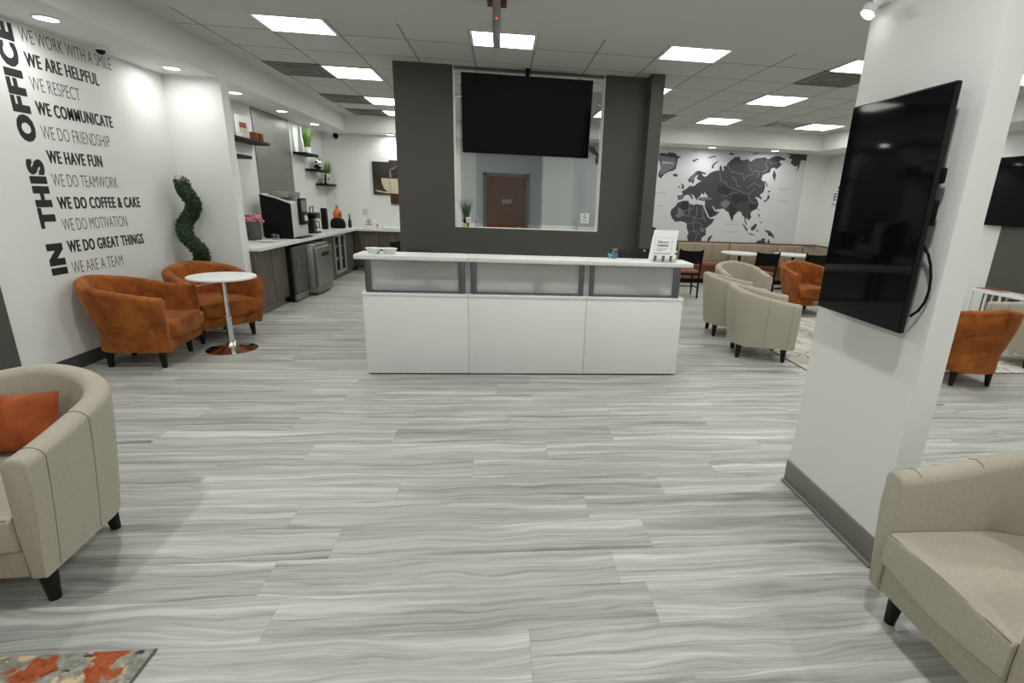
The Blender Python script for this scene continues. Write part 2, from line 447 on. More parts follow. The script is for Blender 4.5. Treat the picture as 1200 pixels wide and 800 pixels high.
# dark partition with the opening
PY = 6.85
struct('wall_partition', box(nb(), -1.27, 1.75, PY, PY+.14, 0, 1.23), DARKW)
struct('wall_partition_left', box(nb(), -1.27, -.59, PY, PY+.14, 1.23, ZC), DARKW)
struct('wall_partition_right', box(nb(), 1.235, 1.75, PY, PY+.14, 1.23, ZC), DARKW)
struct('wall_partition_pilaster', box(nb(), 1.745, 1.90, 6.62, PY+.16, 0, ZC), DARKW)
b = nb(); box(b, -.592, -.578, PY+.005, PY+.14, 1.23, ZC); box(b, 1.222, 1.236, PY+.005, PY+.14, 1.23, ZC); box(b, -.58, 1.224, PY+.005, PY+.14, 1.222, 1.236)
struct('trim_5', b, WALL)                                                      # white reveal of the opening
struct('trim_6', box(nb(), -.59, 1.235, PY+.04, PY+.10, ZC-.03, ZC), BASEB)    # channel over the opening
# wall stub with the screen
struct('wall_stub', box(nb(), 1.745, 1.865, 1.895, 2.66, 0, ZC), WALL)
b = nb(); box(b, 1.732, 1.878, 1.882, 2.673, 0, .145, .004)
struct('baseboard_stub', b, BASEB)
b = nb(); tube(b, [(1.73, 1.88, .009), (1.73, 2.675, .009), (1.88, 2.675, .009), (1.88, 1.88, .009)], .012, 8, True)
struct('baseboard_stub_shoe', b, BASEB)
# door in the back alcove
d1 = struct('door_1', box(nb(), -.345, .515, BY-.045, BY, 0, 2.06), DOORW)
b = nb(); box(b, -.42, -.35, BY-.06, BY, 0, 2.125); box(b, .52, .59, BY-.06, BY, 0, 2.125); box(b, -.42, .59, BY-.06, BY, 2.063, 2.125)
struct('door_frame', b, mat('grey_door_frame', (.13, .14, .14), .5), d1)
b = nb(); cyl(b, (.44, BY-.05, 1.0), (.44, BY-.11, 1.0), .012); cyl(b, (.45, BY-.105, 1.0), (.33, BY-.105, 1.0), .010)
struct('door_handle', b, CHROME, d1)
b = nb(); box(b, .00, .20, BY-.052, BY-.046, 1.50, 1.58); s = tag(obj('door_sign', b, mat('silver_sign', (.35, .34, .32), .4)), 'small silver name plate on the reddish wooden door', 'sign')
b = nb(); box(b, .03, .17, BY-.0528, BY-.0515, 1.533, 1.547)
obj('engraved_line', b, INKG, s)

# ------------------------------------------------------------------ ceiling lights
def troffer(x0, y0, y1, label):
    t = thing('ceiling_light', label, 'ceiling light', (x0+.318, (y0+y1)/2, ZC), 0, 'square ceiling lights')
    h = (y1-y0)/2
    b = nb(); box(b, -.318, -.290, -h, h, -.012, 0); box(b, .290, .318, -h, h, -.012, 0); box(b, -.29, .29, -h, -h+.02, -.012, 0); box(b, -.29, .29, h-.02, h, -.012, 0)
    obj('frame', b, WHITE, t)
    obj('diffuser', box(nb(), -.290, .290, -h+.02, h-.02, -.008, -.001), DIFF, t)
    return t
rows = [(-2.226, 5.455, 5.95, 'bright ceiling light nearest the left bulkhead, front row'),
        (-.318, 5.455, 5.95, 'bright ceiling light behind the hanging red exit sign'),
        (1.59, 5.455, 5.95, 'bright ceiling light in front of the dark pilaster'),
        (3.498, 5.455, 5.95, 'bright ceiling light half hidden by the white wall stub, front row'),
        (-2.226, 7.31, 7.99, 'second ceiling light along the left bulkhead'),
        (1.59, 7.31, 7.99, 'ceiling light cut off by the right edge of the dark pilaster'),
        (3.498, 7.31, 7.99, 'ceiling light in the middle of the right-hand ceiling'),
        (-2.226, 9.35, 10.03, 'third ceiling light along the left bulkhead'),
        (3.498, 9.35, 10.03, 'far ceiling light above the world map mural, left of its pair'),
        (5.406, 9.35, 10.03, 'far ceiling light next to the framed air grille'),
        (-.318, 7.31, 7.99, 'ceiling light behind the hanging television, near the partition'),
        (-.318, 9.35, 10.03, 'ceiling light behind the hanging television, by the far door'),
        (-2.226, 10.71, 11.30, 'farthest ceiling light, seen at the edge of the dark partition'),
        (5.406, 5.455, 5.95, 'ceiling light behind the white wall stub, front row'),
        (5.406, 7.31, 7.99, 'ceiling light behind the white wall stub, middle row'),
        (1.59, 9.35, 10.03, 'ceiling light behind the dark pilaster, far row')]
for r_ in rows: troffer(*r_)

def vent(x0, y0, x1, y1, label, framed=False):
    t = thing('ceiling_vent', label, 'vent', ((x0+x1)/2, (y0+y1)/2, ZC), 0, 'ceiling vents')
    a, c = (x1-x0)/2, (y1-y0)/2
    g = mat('vent_grey', (.20, .20, .185), .7) if 'vent_grey' not in bpy.data.materials else bpy.data.materials['vent_grey']
    b = nb()
    for k in (1.0, .66, .36):
        for s_ in (-1, 1):
            box(b, -a*k, a*k, s_*c*k-.015, s_*c*k+.015, -.014, 0); box(b, s_*a*k-.015, s_*a*k+.015, -c*k, c*k, -.014, 0)
    obj('frame', b, TILE if framed else g, t)
    obj('backing', box(nb(), -a, a, -c, c, -.006, 0), g, t)
vent(-2.862, 7.31, -2.226, 7.99, 'grey square ceiling vent left of the second ceiling light')
vent(-2.862, 9.35, -2.226, 10.03, 'grey square ceiling vent left of the third ceiling light')
vent(-2.862, 10.75, -2.226, 11.40, 'grey square ceiling vent farthest away on the left')
vent(3.498, 5.95, 4.134, 6.60, 'large dark square ceiling vent beside the white wall stub')
vent(4.77, 9.40, 5.38, 9.98, 'framed air grille left of the far ceiling light', True)
vent(2.30, 9.35, 2.92, 10.03, 'grey ceiling vent just right of the dark pilaster')

def downlight(x, y, z, label, watts, grp):
    t = thing('downlight', label, 'downlight', (x, y, z), 0, grp)
    b = nb(); lathe(b, [(.070, 0), (.094, 0), (.094, -.005), (.074, -.010), (.070, -.004), (.070, 0)]); obj('trim_ring', b, WHITE, t)
    b = nb(); lathe(b, [(0, -.006), (.070, -.006), (.070, -.001), (0, -.001)]); obj('lens', b, LENS, t)
    l = bpy.data.lights.new('lamp', 'AREA'); l.shape = 'DISK'; l.size = .12; l.energy = watts; l.color = (.985, 1, .955); l.spread = R(175)
    lo = bpy.data.objects.new('lamp', l); COL.objects.link(lo); lo.parent = t; lo.location = (0, 0, -.015)
names = ['above the WE WORK WITH A SMILE line', 'at the inner corner of the lettered wall', 'above the near floating shelves', 'above the patterned steel panel', 'nearest the back left corner']
for (x, y), n in zip([(-3.43, 4.86), (-3.43, 6.42), (-3.42, 7.75), (-3.42, 9.22), (-3.42, 10.70)], names):
    downlight(x, y, ZS, 'round downlight in the left bulkhead '+n, DOWN_W, 'left bulkhead downlights')
downlight(-3.43, 3.35, ZS, 'round downlight in the left bulkhead above the cream armchair', DOWN_W, 'left bulkhead downlights')
downlight(-2.30, 11.83, ZS, 'round downlight above the coffee cup picture', DOWN_W, 'back bulkhead downlights')
downlight(4.27, 11.0, ZS, 'left downlight above the world map mural', DOWN_W, 'back bulkhead downlights')
downlight(5.63, 11.0, ZS, 'right downlight above the world map mural', DOWN_W, 'back bulkhead downlights')
downlight(2.75, 11.0, ZS, 'downlight above the mural behind the dark pilaster', DOWN_W, 'back bulkhead downlights')
for (y, n) in [(9.2, 'far'), (7.6, 'middle'), (6.0, 'near')]:
    downlight(6.72, y, ZS, 'round downlight in the right bulkhead, %s one' % n, DOWN_W, 'right bulkhead downlights')
for i, (x, y, n) in enumerate([(-2.1, 3.6, 'left of the reception desk'), (.95, 4.15, 'in front of the reception desk'), (3.6, 3.4, 'beyond the white wall stub'),
        (-2.1, 1.2, 'over the cream armchair'), (.9, 1.2, 'over the open floor'), (3.6, 1.0, 'over the right lounge'),
        (-2.1, -1.3, 'behind the camera, left'), (.9, -1.3, 'behind the camera, middle'), (3.6, -1.3, 'behind the camera, right'), (5.4, 4.2, 'over the console table')]):
    downlight(x, y, ZC, 'round plaster ceiling downlight '+n, FRONT_W, 'plaster ceiling downlights')

# spotlight on the edge of the stub
t = thing('spotlight', 'small white adjustable spotlight at the top of the wall stub', 'spotlight', (1.745, 2.58, 2.50))
b = nb(); box(b, -.03, 0, -.05, .05, .02, .09, .006); obj('bracket', b, WHITE, t)
b = nb(); cyl(b, (-.062, 0, .012), (-.076, 0, -.02), .030, .034, 20); obj('lamp_head', b, WHITE, t)
b = nb(); cyl(b, (-.074, 0, -.0185), (-.078, 0, -.025), .027, .027, 20); obj('lens', b, LENS, t)

# exit sign seen edge-on
t = thing('exit_sign', 'edge-on exit sign with red glow hanging from the ceiling', 'exit sign', (-.052, 4.55, ZC))
obj('canopy', box(nb(), -.075, .075, -.17, .17, -.035, 0, .004), mat('dark_red_canopy', (.10, .03, .027), .5), t)
obj('panel', box(nb(), -.028, .028, -.15, .15, -.325, -.035, .006), mat('grey_sign_panel', (.24, .25, .24), .4), t)
b = nb(); ball(b, (0, -.152, -.20), .008, 2); obj('indicator', b, REDLED, t)
for sx in (-1, 1):
    o_ = (sx*.029, .12 if sx < 0 else -.12, -.25); yd = (0, -1 if sx < 0 else 1, 0)
    obj('lettering', text_bm('EXIT', .24, .13, o_, yd, (0, 0, 1), .02), REDTXT, t)
lred = bpy.data.lights.new('glow', 'AREA'); lred.size = .12; lred.size_y = .3; lred.shape = 'RECTANGLE'; lred.energy = .05; lred.color = (1, .08, .06)
lro = bpy.data.objects.new('glow', lred); COL.objects.link(lro); lro.parent = t; lro.location = (0, -.17, -.06); lro.rotation_euler = (R(120), 0, 0)

# domes
def dome(loc, label, rot=(0, 0, 0)):
    t = thing('security_camera', label, 'camera', loc); t.rotation_euler = rot
    b = nb(); lathe(b, [(0, 0), (.055, 0), (.055, -.03), (.045, -.035), (0, -.035)]); obj('housing', b, WHITE, t)
    b = nb(); lathe(b, [(.036, -.033), (.034, -.05), (.022, -.066), (0, -.072)]); obj('dome', b, BLACK, t)
dome((-3.60, 5.66, ZS), 'white dome security camera above the word SMILE')
dome((-3.45, BY, 2.71), 'small security camera high on the back left wall', (R(90), 0, 0))

# ------------------------------------------------------------------ lettered wall
WX = LX
vt = thing('wall_lettering', 'bold black vertical words IN THIS OFFICE on the white wall', 'lettering', (WX, 4.95, 0), 0, 'black vinyl wall words')
for wd, z0, z1 in (('IN', .83, 1.09), ('THIS', 1.215, 1.76), ('OFFICE', 1.885, 2.735)):
    bm = text_bm(wd, z1-z0, .165, (0, 0, z0), (0, 0, 1), (0, -1, 0), .045, space=1.18, xb=.016); obj('word', bm, INK, vt)
lines = [('WE WORK WITH A SMILE', 6.0, 2.633, 0), ('WE ARE HELPFUL', 5.79, 2.458, 1), ('WE RESPECT', 5.513, 2.285, 0), ('WE COMMUNICATE', 5.867, 2.105, 1),
         ('WE DO FRIENDSHIP', 5.779, 1.922, 0), ('WE HAVE FUN', 5.624, 1.734, 1), ('WE DO TEAMWORK', 5.777, 1.550, 0), ('WE DO COFFEE & CAKE', 6.053, 1.365, 1),
         ('WE DO MOTIVATION', 5.806, 1.185, 0), ('WE DO GREAT THINGS', 6.0, 1.000, 1), ('WE ARE A TEAM', 5.638, .818, 0)]
for body, y1, z, bold in lines:
    bm = text_bm(body, y1-5.005, .103, (WX, 5.005, z), (0, 1, 0), (0, 0, 1), .012 if bold else -.012, space=1.12 if bold else 1.03, xb=.006 if bold else 0)
    tag(obj('wall_lettering', bm, INK if bold else INKG), 'black %s lettering %s on the white wall' % ('bold' if bold else 'thin', body), 'lettering', 'black vinyl wall words')

# ------------------------------------------------------------------ tub armchairs
def tub_shell(W, D, zb, ha, hb, t, taper, tback, nside=5, narc=22):
    """U-shaped upholstered shell, front at -D/2"""
    hw = W/2-t/2; yf = -D/2+.01; yc = D/2-t/2-hw*.86
    path = []
    for i in range(nside): path.append((hw, yf+(yc-yf)*i/nside))
    for i in range(narc+1):
        a = PI*i/narc; path.append((hw*math.cos(a), yc+hw*.86*math.sin(a)))
    for i in range(nside-1, -1, -1): path.append((-hw, yf+(yc-yf)*i/nside))
    S = [0]
    for p, q in zip(path, path[1:]): S.append(S[-1]+math.hypot(q[0]-p[0], q[1]-p[1]))
    bm = nb(); rings = []; n = len(path); out = []
    for i, (x, y) in enumerate(path):
        a = path[max(i-1, 0)]; c = path[min(i+1, n-1)]
        tx, ty = c[0]-a[0], c[1]-a[1]; l = math.hypot(tx, ty); nx, ny = ty/l, -tx/l
        u = 1-abs(S[i]/S[-1]*2-1); u = u*u*(3-2*u)*.6+u*.4; tp = taper+tback*u
        h = ha+(hb-ha)*u; r = t*.5; ring = []
        prof = [(t/2-tp, zb), (t/2-tp*.98, zb+.012)]
        for k in range(1, 5): prof.append((t/2-tp*(1-k/5.)**1.2, zb+(h-r-zb)*k/5.))
        for k in range(0, 9):
            g = PI*k/8; prof.append((t/2*math.cos(g), h-r*.8+r*.8*math.sin(g)))
        prof += [(-t/2, zb+.2), (-t/2, zb)]
        for o_, z in prof: ring.append(bm.verts.new((x+nx*o_, y+ny*o_, z)))
        rings.append(ring); out.append((x, y, nx, ny, h, tp))
    for A, B in zip(rings, rings[1:]):
        for k in range(len(A)):
            l = (k+1) % len(A); bm.faces.new((A[k], A[l], B[l], B[k]))
    for ring, sgn in ((rings[0], 1), (rings[-1], -1)):
        f = bm.faces.new(ring if sgn > 0 else ring[::-1])
        bmesh.ops.bevel(bm, geom=list(f.edges), offset=.014, segments=3, profile=.5, affect='EDGES')
    return bm, out
def tub_chair(name, label, fabric, seam, grp, W=.72, D=.73, ha=.655, hb=.80, zb=.155, t=.095, taper=.045, tback=.015, fx=.255, fy=-.265, bx=.20, by=.20, oh=.006, cbev=.018):
    root = thing(name, label, 'armchair', (0, 0, 0), 0, grp)
    sh, out = tub_shell(W, D, zb, ha, hb, t, taper, tback)
    obj('backrest_shell', sh, fabric, root, 50)
    # seat cushion fills the U
    hw = W/2-t-.004; poly = []
    yc = D/2-t/2-(W/2-t/2)*.86
    poly += [(-hw, -D/2-oh), (-hw*.55, -D/2-oh-.010), (0, -D/2-oh-.012), (hw*.55, -D/2-oh-.010), (hw, -D/2-oh), (hw, -D/2+.02)]
    for i in range(15):
        a = PI*i/14; poly.append((hw*math.cos(a), yc+hw*.84*math.sin(a)))
    poly.append((-hw, -D/2+.02))
    b = prism(nb(), poly, .285, .425, cbev, 4)
    for v in b.verts:
        if v.co.z > .4: v.co.z += .018*max(0, 1-(v.co.x/hw)**2)
    obj('seat_cushion', b, fabric, root, 60)
    b = prism(nb(), [(-hw+.0, -D/2+.018), (hw, -D/2+.018)]+[(hw*math.cos(PI*i/12), yc+hw*.84*math.sin(PI*i/12)) for i in range(13)], zb+.005, .287, .012, 2)
    obj('seat_base', b, fabric, root, 60)
    b = nb()
    tube(b, [(x*.97, y+cbev*.28, .425-cbev*.26+.018*max(0, 1-(x/hw)**2)) for x, y in poly[:5]], .003, 6)
    obj('cushion_piping', b, seam, root)
    n = len(out)
    for i in (1, 4, n-5, n-2):
        x, y, nx, ny, h, tp = out[i]; pts = []
        for k in range(0, 8):
            f = k/7.; off = t/2-tp*(1-f)**1.2+.0005; pts.append((x+nx*off, y+ny*off, zb+.01+(h-t*.4-zb-.01)*f))
        for k in range(1, 7):
            g = PI*k/8; pts.append((x+nx*t/2*math.cos(g), y+ny*t/2*math.cos(g), h-t*.4+t*.4*math.sin(g)+.0005))
        b = tube(nb(), pts, .0022, 6); obj('seam', b, seam, root)
    for sx in (-1, 1):
        for sy in (-1, 1):
            px_, py_ = (fx, fy) if sy < 0 else (bx, by)
            b = nb(); cyl(b, (sx*(px_-.004), py_-sy*.004, zb+.02), (sx*(px_+.004), py_+sy*.004, 0), .036, .020, 14)
            obj('leg', b, LEGM, root)
    return root
GB = 'cream tub armchairs'; GO = 'orange velvet tub armchairs'
c0 = tub_chair('armchair', 'large cream fabric armchair with orange cushion, front left', BEIGE, BEIGED, GB)
c0.location = (-2.04, 2.16, 0); c0.rotation_euler = (0, 0, facing(.06, -1))
dup(c0, (1.85, 1.30, 0), facing(-1, .02), 'cream fabric armchair beside the base of the wall stub, front right', GB)
dup(c0, (2.87, 5.44, 0), facing(.957, -.29), 'cream armchair right of the desk, nearest of three, seen from behind', GB)
dup(c0, (2.96, 6.42, 0), facing(.98, -.17), 'cream armchair right of the desk, partly hidden behind the nearest one', GB)
dup(c0, (3.64, 7.66, 0), facing(0, -1), 'cream armchair facing the camera left of an orange one, near the mural', GB)
dup(c0, (6.03, 5.10, .008), facing(.1, 1), 'cream armchair at the right picture edge behind an orange one', GB)
q0 = tub_chair('armchair', 'orange velvet armchair under the IN THIS OFFICE wall words', ORANGE, ORSEAM, GO, W=.78, D=.77, taper=.065, tback=.10, cbev=.045, oh=.045, fx=.265, fy=-.27, bx=.19, by=.18)
q0.location = (-3.355, 5.09, 0); q0.rotation_euler = (0, 0, facing(.99, .12))
dup(q0, (-3.20, 6.05, 0), facing(.80, -.60), 'orange velvet armchair in the corner in front of the spiral topiary', GO)
dup(q0, (4.91, 7.98, 0), facing(0, -1), 'orange velvet armchair on the pale rug near the mural', GO)
dup(q0, (4.61, 4.56, 0), facing(.03, 1), 'orange velvet armchair seen from behind right of the wall stub', GO)

# cushion on the left armchair
b = nb()
N_ = 14
G = [[None]*(N_+1) for _ in range(N_+1)], [[None]*(N_+1) for _ in range(N_+1)]
for s_ in (0, 1):
    for i in range(N_+1):
        for j in range(N_+1):
            u, v = i/N_*2-1, j/N_*2-1
            edge = max(abs(u), abs(v)); pin = 1-.07*(1-abs(u)**2)*(abs(v)**4)-.07*(1-abs(v)**2)*(abs(u)**4)
            h = .06*((1-u*u)*(1-v*v))**.45
            h = h*(1+.12*math.sin(5*u+3*v))
            x, z = u*.235*pin, v*.135*pin
            if s_ == 1 and edge > .999: G[1][i][j] = G[0][i][j]; continue
            G[s_][i][j] = b.verts.new((x, h if s_ else -h, z+.135))
for s_ in (0, 1):
    for i in range(N_):
        for j in range(N_): b.faces.new((G[s_][i][j], G[s_][i+1][j], G[s_][i+1][j+1], G[s_][i][j+1]))
cu = obj('cushion', b, CUSH, None, 60); tag(cu, 'orange velvet cushion leaning in the front left cream armchair', 'cushion')
cu.location = (-2.145, 2.30, .440); cu.rotation_euler = (R(-10), R(-3), facing(.06, -1)-.06)

# ------------------------------------------------------------------ rugs
b = box(nb(), -3.3, -1.225, -.6, 1.615, 0, .008); r_ = tag(obj('rug', b, RUGO), 'orange and grey distressed rug in the front left corner', 'rug')
b = tube(nb(), [(-1.223, -.6, .005), (-1.223, 1.617, .005)], .005, 6); obj('binding', b, mat('grey_binding', (.11, .108, .10), .9), r_)
b = box(nb(), 3.17, 6.35, 4.76, 7.45, 0, .007); r_ = tag(obj('rug', b, RUGL), 'pale grey veined rug under the cream and orange lounge chairs', 'rug')
b = tube(nb(), [(3.17, 4.76, .005), (6.35, 4.76, .005), (6.35, 7.45, .005), (3.17, 7.45, .005)], .006, 6, True); obj('binding', b, BEIGED, r_)

# ------------------------------------------------------------------ reception desk
DY = 4.675
t = thing('reception_desk', 'long white reception desk with frosted glass panels', 'desk', (.24, DY, 0))
X0, X1 = -1.46, 1.46          # local
sx = [X0, -.54, .54, X1]
b = nb(); box(b, X0+.02, X1-.02, .03, .06, 0, .015); box(b, X0+.02, X0+.05, .05, .72, 0, .015); box(b, X1-.05, X1-.02, .05, .72, 0, .015); obj('plinth', b, BLACKM, t)
for a, c in zip(sx, sx[1:]):
    obj('front_panel', box(nb(), a+.0015, c-.0015, 0, .025, .015, .735, .002), LAM, t)
for x in (X0, X1-.025): obj('side_panel', box(nb(), x, x+.025, .025, .74, .015, .735, .002), LAM, t)
b = nb()
for a, c in zip(sx, sx[1:]): box(b, a-.004 if a == X0 else a+.001, c+.004 if c == X1 else c-.001, -.004, .74, .735, .762, .003)
obj('worktop', b, LAM, t)
posts = [(-1.43, -1.38), (-.625, -.568), (-.518, -.464), (.462, .508), (.562, .604), (1.352, 1.417)]
for a, c in posts:
    b = nb(); box(b, a, c, .01, .05, .762, 1.052, .006); box(b, (a+c)/2-.006, (a+c)/2+.006, .004, .014, .765, 1.05, .003)
    obj('post', b, ALU, t)
for (a, c) in ((-1.38, -.625), (-.464, .462), (.604, 1.352)):
    obj('bottom_rail', box(nb(), a, c, .014, .046, .762, .784, .003), ALU, t)
    obj('frosted_panel', box(nb(), a, c, .026, .032, .784, 1.052), FROST, t)
for (a, c) in ((-.568, -.518), (.508, .562)):
    obj('frosted_panel', box(nb(), a, c, .034, .040, .762, 1.052), FROST, t)
TX = [-1.51, -.545, .535, 1.52]
for a, c in zip(TX, TX[1:]): obj('counter_top', box(nb(), a+.0008, c-.0008, -.018, .315, 1.052, 1.092, .006), LAMTOP, t)

# things on and behind the desk
t = thing('serving_dish', 'white two-bowl dish on the left end of the desk', 'dish', (-1.055, 4.78, 1.092), R(3)); t.scale = (.68, .68, .85)
b = nb()
box(b, -.185, .185, -.075, .075, .052, .058, .002); obj('rim', b, CERAM, t)
for s_ in (-1, 1):
    b = nb(); lathe(b, [(0, .0), (.055, 0), (.066, .006), (.098, .052), (.103, .058), (.096, .056), (.062, .012), (0, .008)], (s_*.098, 0), 32); obj('bowl', b, CERAM, t)
t = thing('sign_holder', 'white slanted acrylic sign holder with pamphlets on the desk', 'sign', (1.475, 4.75, 1.092), R(-3))
b = nb(); flatpoly(b, [(-.135, -.035, 0), (.105, -.035, 0), (.155, .055, .285), (-.075, .055, .285)], Vector((0, .285, -.09)).normalized(), .004); obj('back_panel', b, WHITE, t)
obj('foot', box(nb(), -.10, .115, -.036, .07, 0, .004), WHITE, t)
def on_slant(u, v): return Vector((u, -.035+.09*v/.285-.0035, v+.0))
sd = Vector((.0, .09, .285)).normalized()
b = nb(); flatpoly(b, [on_slant(-.075, .08), on_slant(.075, .08), on_slant(.095, .215), on_slant(-.06, .215)], (0, -.95, .3), .0015); obj('card', b, PAPER, t)
b = nb(); tube(b, [on_slant(-.078, .078), on_slant(.078, .078), on_slant(.098, .218), on_slant(-.063, .218)], .0012, 5, True); obj('card_border', b, mat('grey_line', (.3, .31, .32), .6), t)
o1 = on_slant(-.045, .172)+Vector((0, -.006, 0)); obj('lettering', text_bm('Visit us on', .105, .020, o1, (1, 0, 0), sd, .012, .0008), INK, t)
o1 = on_slant(-.05, .142)+Vector((0, -.006, 0)); obj('lettering', text_bm('Facebook!', .105, .020, o1, (1, 0, 0), sd, .012, .0008), INK, t)
for k in range(3):
    w_ = (.10, .085, .05)[k]; z_ = .122-.012*k; x_ = -.05-.003*k
    b = nb(); flatpoly(b, [on_slant(x_, z_)+Vector((0, -.0025, 0)), on_slant(x_+w_, z_)+Vector((0, -.0025, 0)), on_slant(x_+w_, z_+.003)+Vector((0, -.0025, 0)), on_slant(x_, z_+.003)+Vector((0, -.0025, 0))], (0, -.95, .3), .0008); obj('print_line', b, mat('pale_ink', (.3, .31, .32), .7) if 'pale_ink' not in bpy.data.materials else bpy.data.materials['pale_ink'], t)
for k, xx in enumerate((-.095, -.02, .05)):
    b = nb(); flatpoly(b, [(xx, -.055, .006), (xx+.07, -.058, .006), (xx+.078, -.040, .070), (xx+.008, -.037, .070)], (0, .96, -.25), .004)
    p = obj('pamphlet', b, PAPER, t)
    b = nb(); flatpoly(b, [(xx+.008, -.0585, .012), (xx+.032, -.0595, .012), (xx+.040, -.0455, .060), (xx+.014, -.0445, .060)], (0, .96, -.25), .002)
    obj('photo_print', b, INKG, p)
obj('pocket', box(nb(), -.105, .125, -.062, -.060, .0, .035), CLEAR, t)
t = thing('jar', 'small clear jar with bright blue sweets on the desk', 'jar', (1.065, 4.90, 1.092))
b = nb(); lathe(b, [(.032, 0), (.034, .004), (.034, .06), (.022, .072), (.022, .08)]); obj('glass', b, CLEAR, t)
b = nb(); lathe(b, [(0, .092), (.024, .092), (.024, .078), (0, .078)]); obj('lid', b, mat('grey_lid', (.22, .22, .21), .4), t)
b = nb(); rnd = random.Random(3)
for k in range(26): ball(b, (rnd.uniform(-.018, .018), rnd.uniform(-.018, .018), .01+k*.0019), .010, 1)
obj('sweets', b, mat('blue_wrapper', (.02, .16, .34), .3), t)
b = nb()
for k in range(9): ball(b, (-.045+rnd.uniform(-.014, .014), rnd.uniform(-.02, .02), .012+rnd.uniform(0, .03)), .013, 1, (1, .6, .8))
tag(obj('ribbon_bow', b, mat('pale_blue_ribbon', (.10, .42, .62), .3), loc=(1.065, 4.90, 1.092)), 'bright blue bow beside the small jar on the desk', 'bow')
# behind the desk
t = thing('monitor', 'black monitor leaning behind the right end of the desk', 'monitor', (1.40, 5.22, .763), R(-2))
b = nb(); box(b, -.225, .235, -.012, .018, 0, .335, .006)
for v in b.verts: v.co = Vector((v.co.x, v.co.y*math.cos(.25)+v.co.z*math.sin(.25), v.co.z*math.cos(.25)-v.co.y*math.sin(.25)+.075))
obj('housing', b, BLACK, t)
b = nb(); box(b, -.10, .10, -.05, .12, 0, .012, .004); box(b, -.03, .03, .03, .06, .01, .12); obj('stand', b, BLACK, t)
b = nb(); box(b, .045, .060, -.016, -.0125, .305, .318)
for v in b.verts: v.co = Vector((v.co.x, v.co.y*math.cos(.25)+v.co.z*math.sin(.25), v.co.z*math.cos(.25)-v.co.y*math.sin(.25)+.075))
obj('emblem', b, WHITE, t)
t = thing('monitor', 'dark monitor blurred behind the left frosted panel', 'monitor', (-.70, 5.00, .763), R(-4))
b = nb(); box(b, -.25, .25, -.012, .02, .07, .30, .006); obj('housing', b, BLACK, t)
b = nb(); box(b, -.11, .11, -.06, .10, 0, .012, .004); box(b, -.03, .03, .02, .05, .01, .14); obj('stand', b, BLACK, t)
t = thing('telephone', 'dark desk telephone blurred behind the right frosted panel', 'telephone', (1.42, 4.86, .763), R(10))
b = prism(nb(), [(-.10, -.08), (.10, -.08), (.10, .08), (-.10, .08)], 0, .03, .006)
for v in b.verts: v.co.z += (v.co.y+.08)*.28 if v.co.z > .015 else 0
obj('base', b, BLACK, t)
b = nb(); tube(b, [(-.07, -.09, .045), (-.072, -.05, .07), (-.07, .05, .095), (-.07, .09, .08)], [.022, .014, .014, .022], 10); obj('handset', b, BLACKM, t)
t = thing('document_tray', 'grey stack of papers behind the left frosted panel', 'papers', (-1.02, 4.85, .763), R(12))
b = nb()
for k in range(5): box(b, -.11+.006*(k % 2), .11+.006*(k % 2), -.05, .09, .006*k, .006*k+.005)
obj('sheets', b, PAPER, t); obj('tray', box(nb(), -.12, .12, -.06, .10, .032, .040, .002), STEELD, t)
t = thing('pen_cup', 'dark pen cup blurred behind the middle frosted panel', 'cup', (.34, 4.80, .762))
b = nb(); lathe(b, [(0, 0), (.04, 0), (.042, .11), (.038, .11), (.036, .006), (0, .006)]); obj('cup', b, STEELD, t)
for k in range(4):
    b = nb(); cyl(b, (.012*math.cos(k*1.7), .012*math.sin(k*1.7), .01), (.034*math.cos(k*1.7), .034*math.sin(k*1.7), .19), .005); obj('pen', b, INKG, t)
tag(obj('stapler', box(nb(), -.05, .05, -.02, .02, 0, .035, .008), BLACK, loc=(-.10, 4.80, .762)), 'small black stapler behind the middle frosted panel', 'stapler')
YEL = mat('yellow_sticky_note', (.72, .66, .20), .8)
for k, (xx, nm) in enumerate([(-.075+.24, 'leftmost'), (.155+.24, 'second from the left'), (.225+.24, 'third from the left'), (.425+.24, 'rightmost')]):
    b = nb(); box(b, -.037, .037, 0, .0006, -.075, 0); o = obj('sticky_note', b, YEL, loc=(xx-.0, DY+.034+.0008*(k == 2), 1.048))
    tag(o, 'yellow sticky note behind the middle frosted panel, %s' % nm, 'note', 'sticky notes on the desk glass')

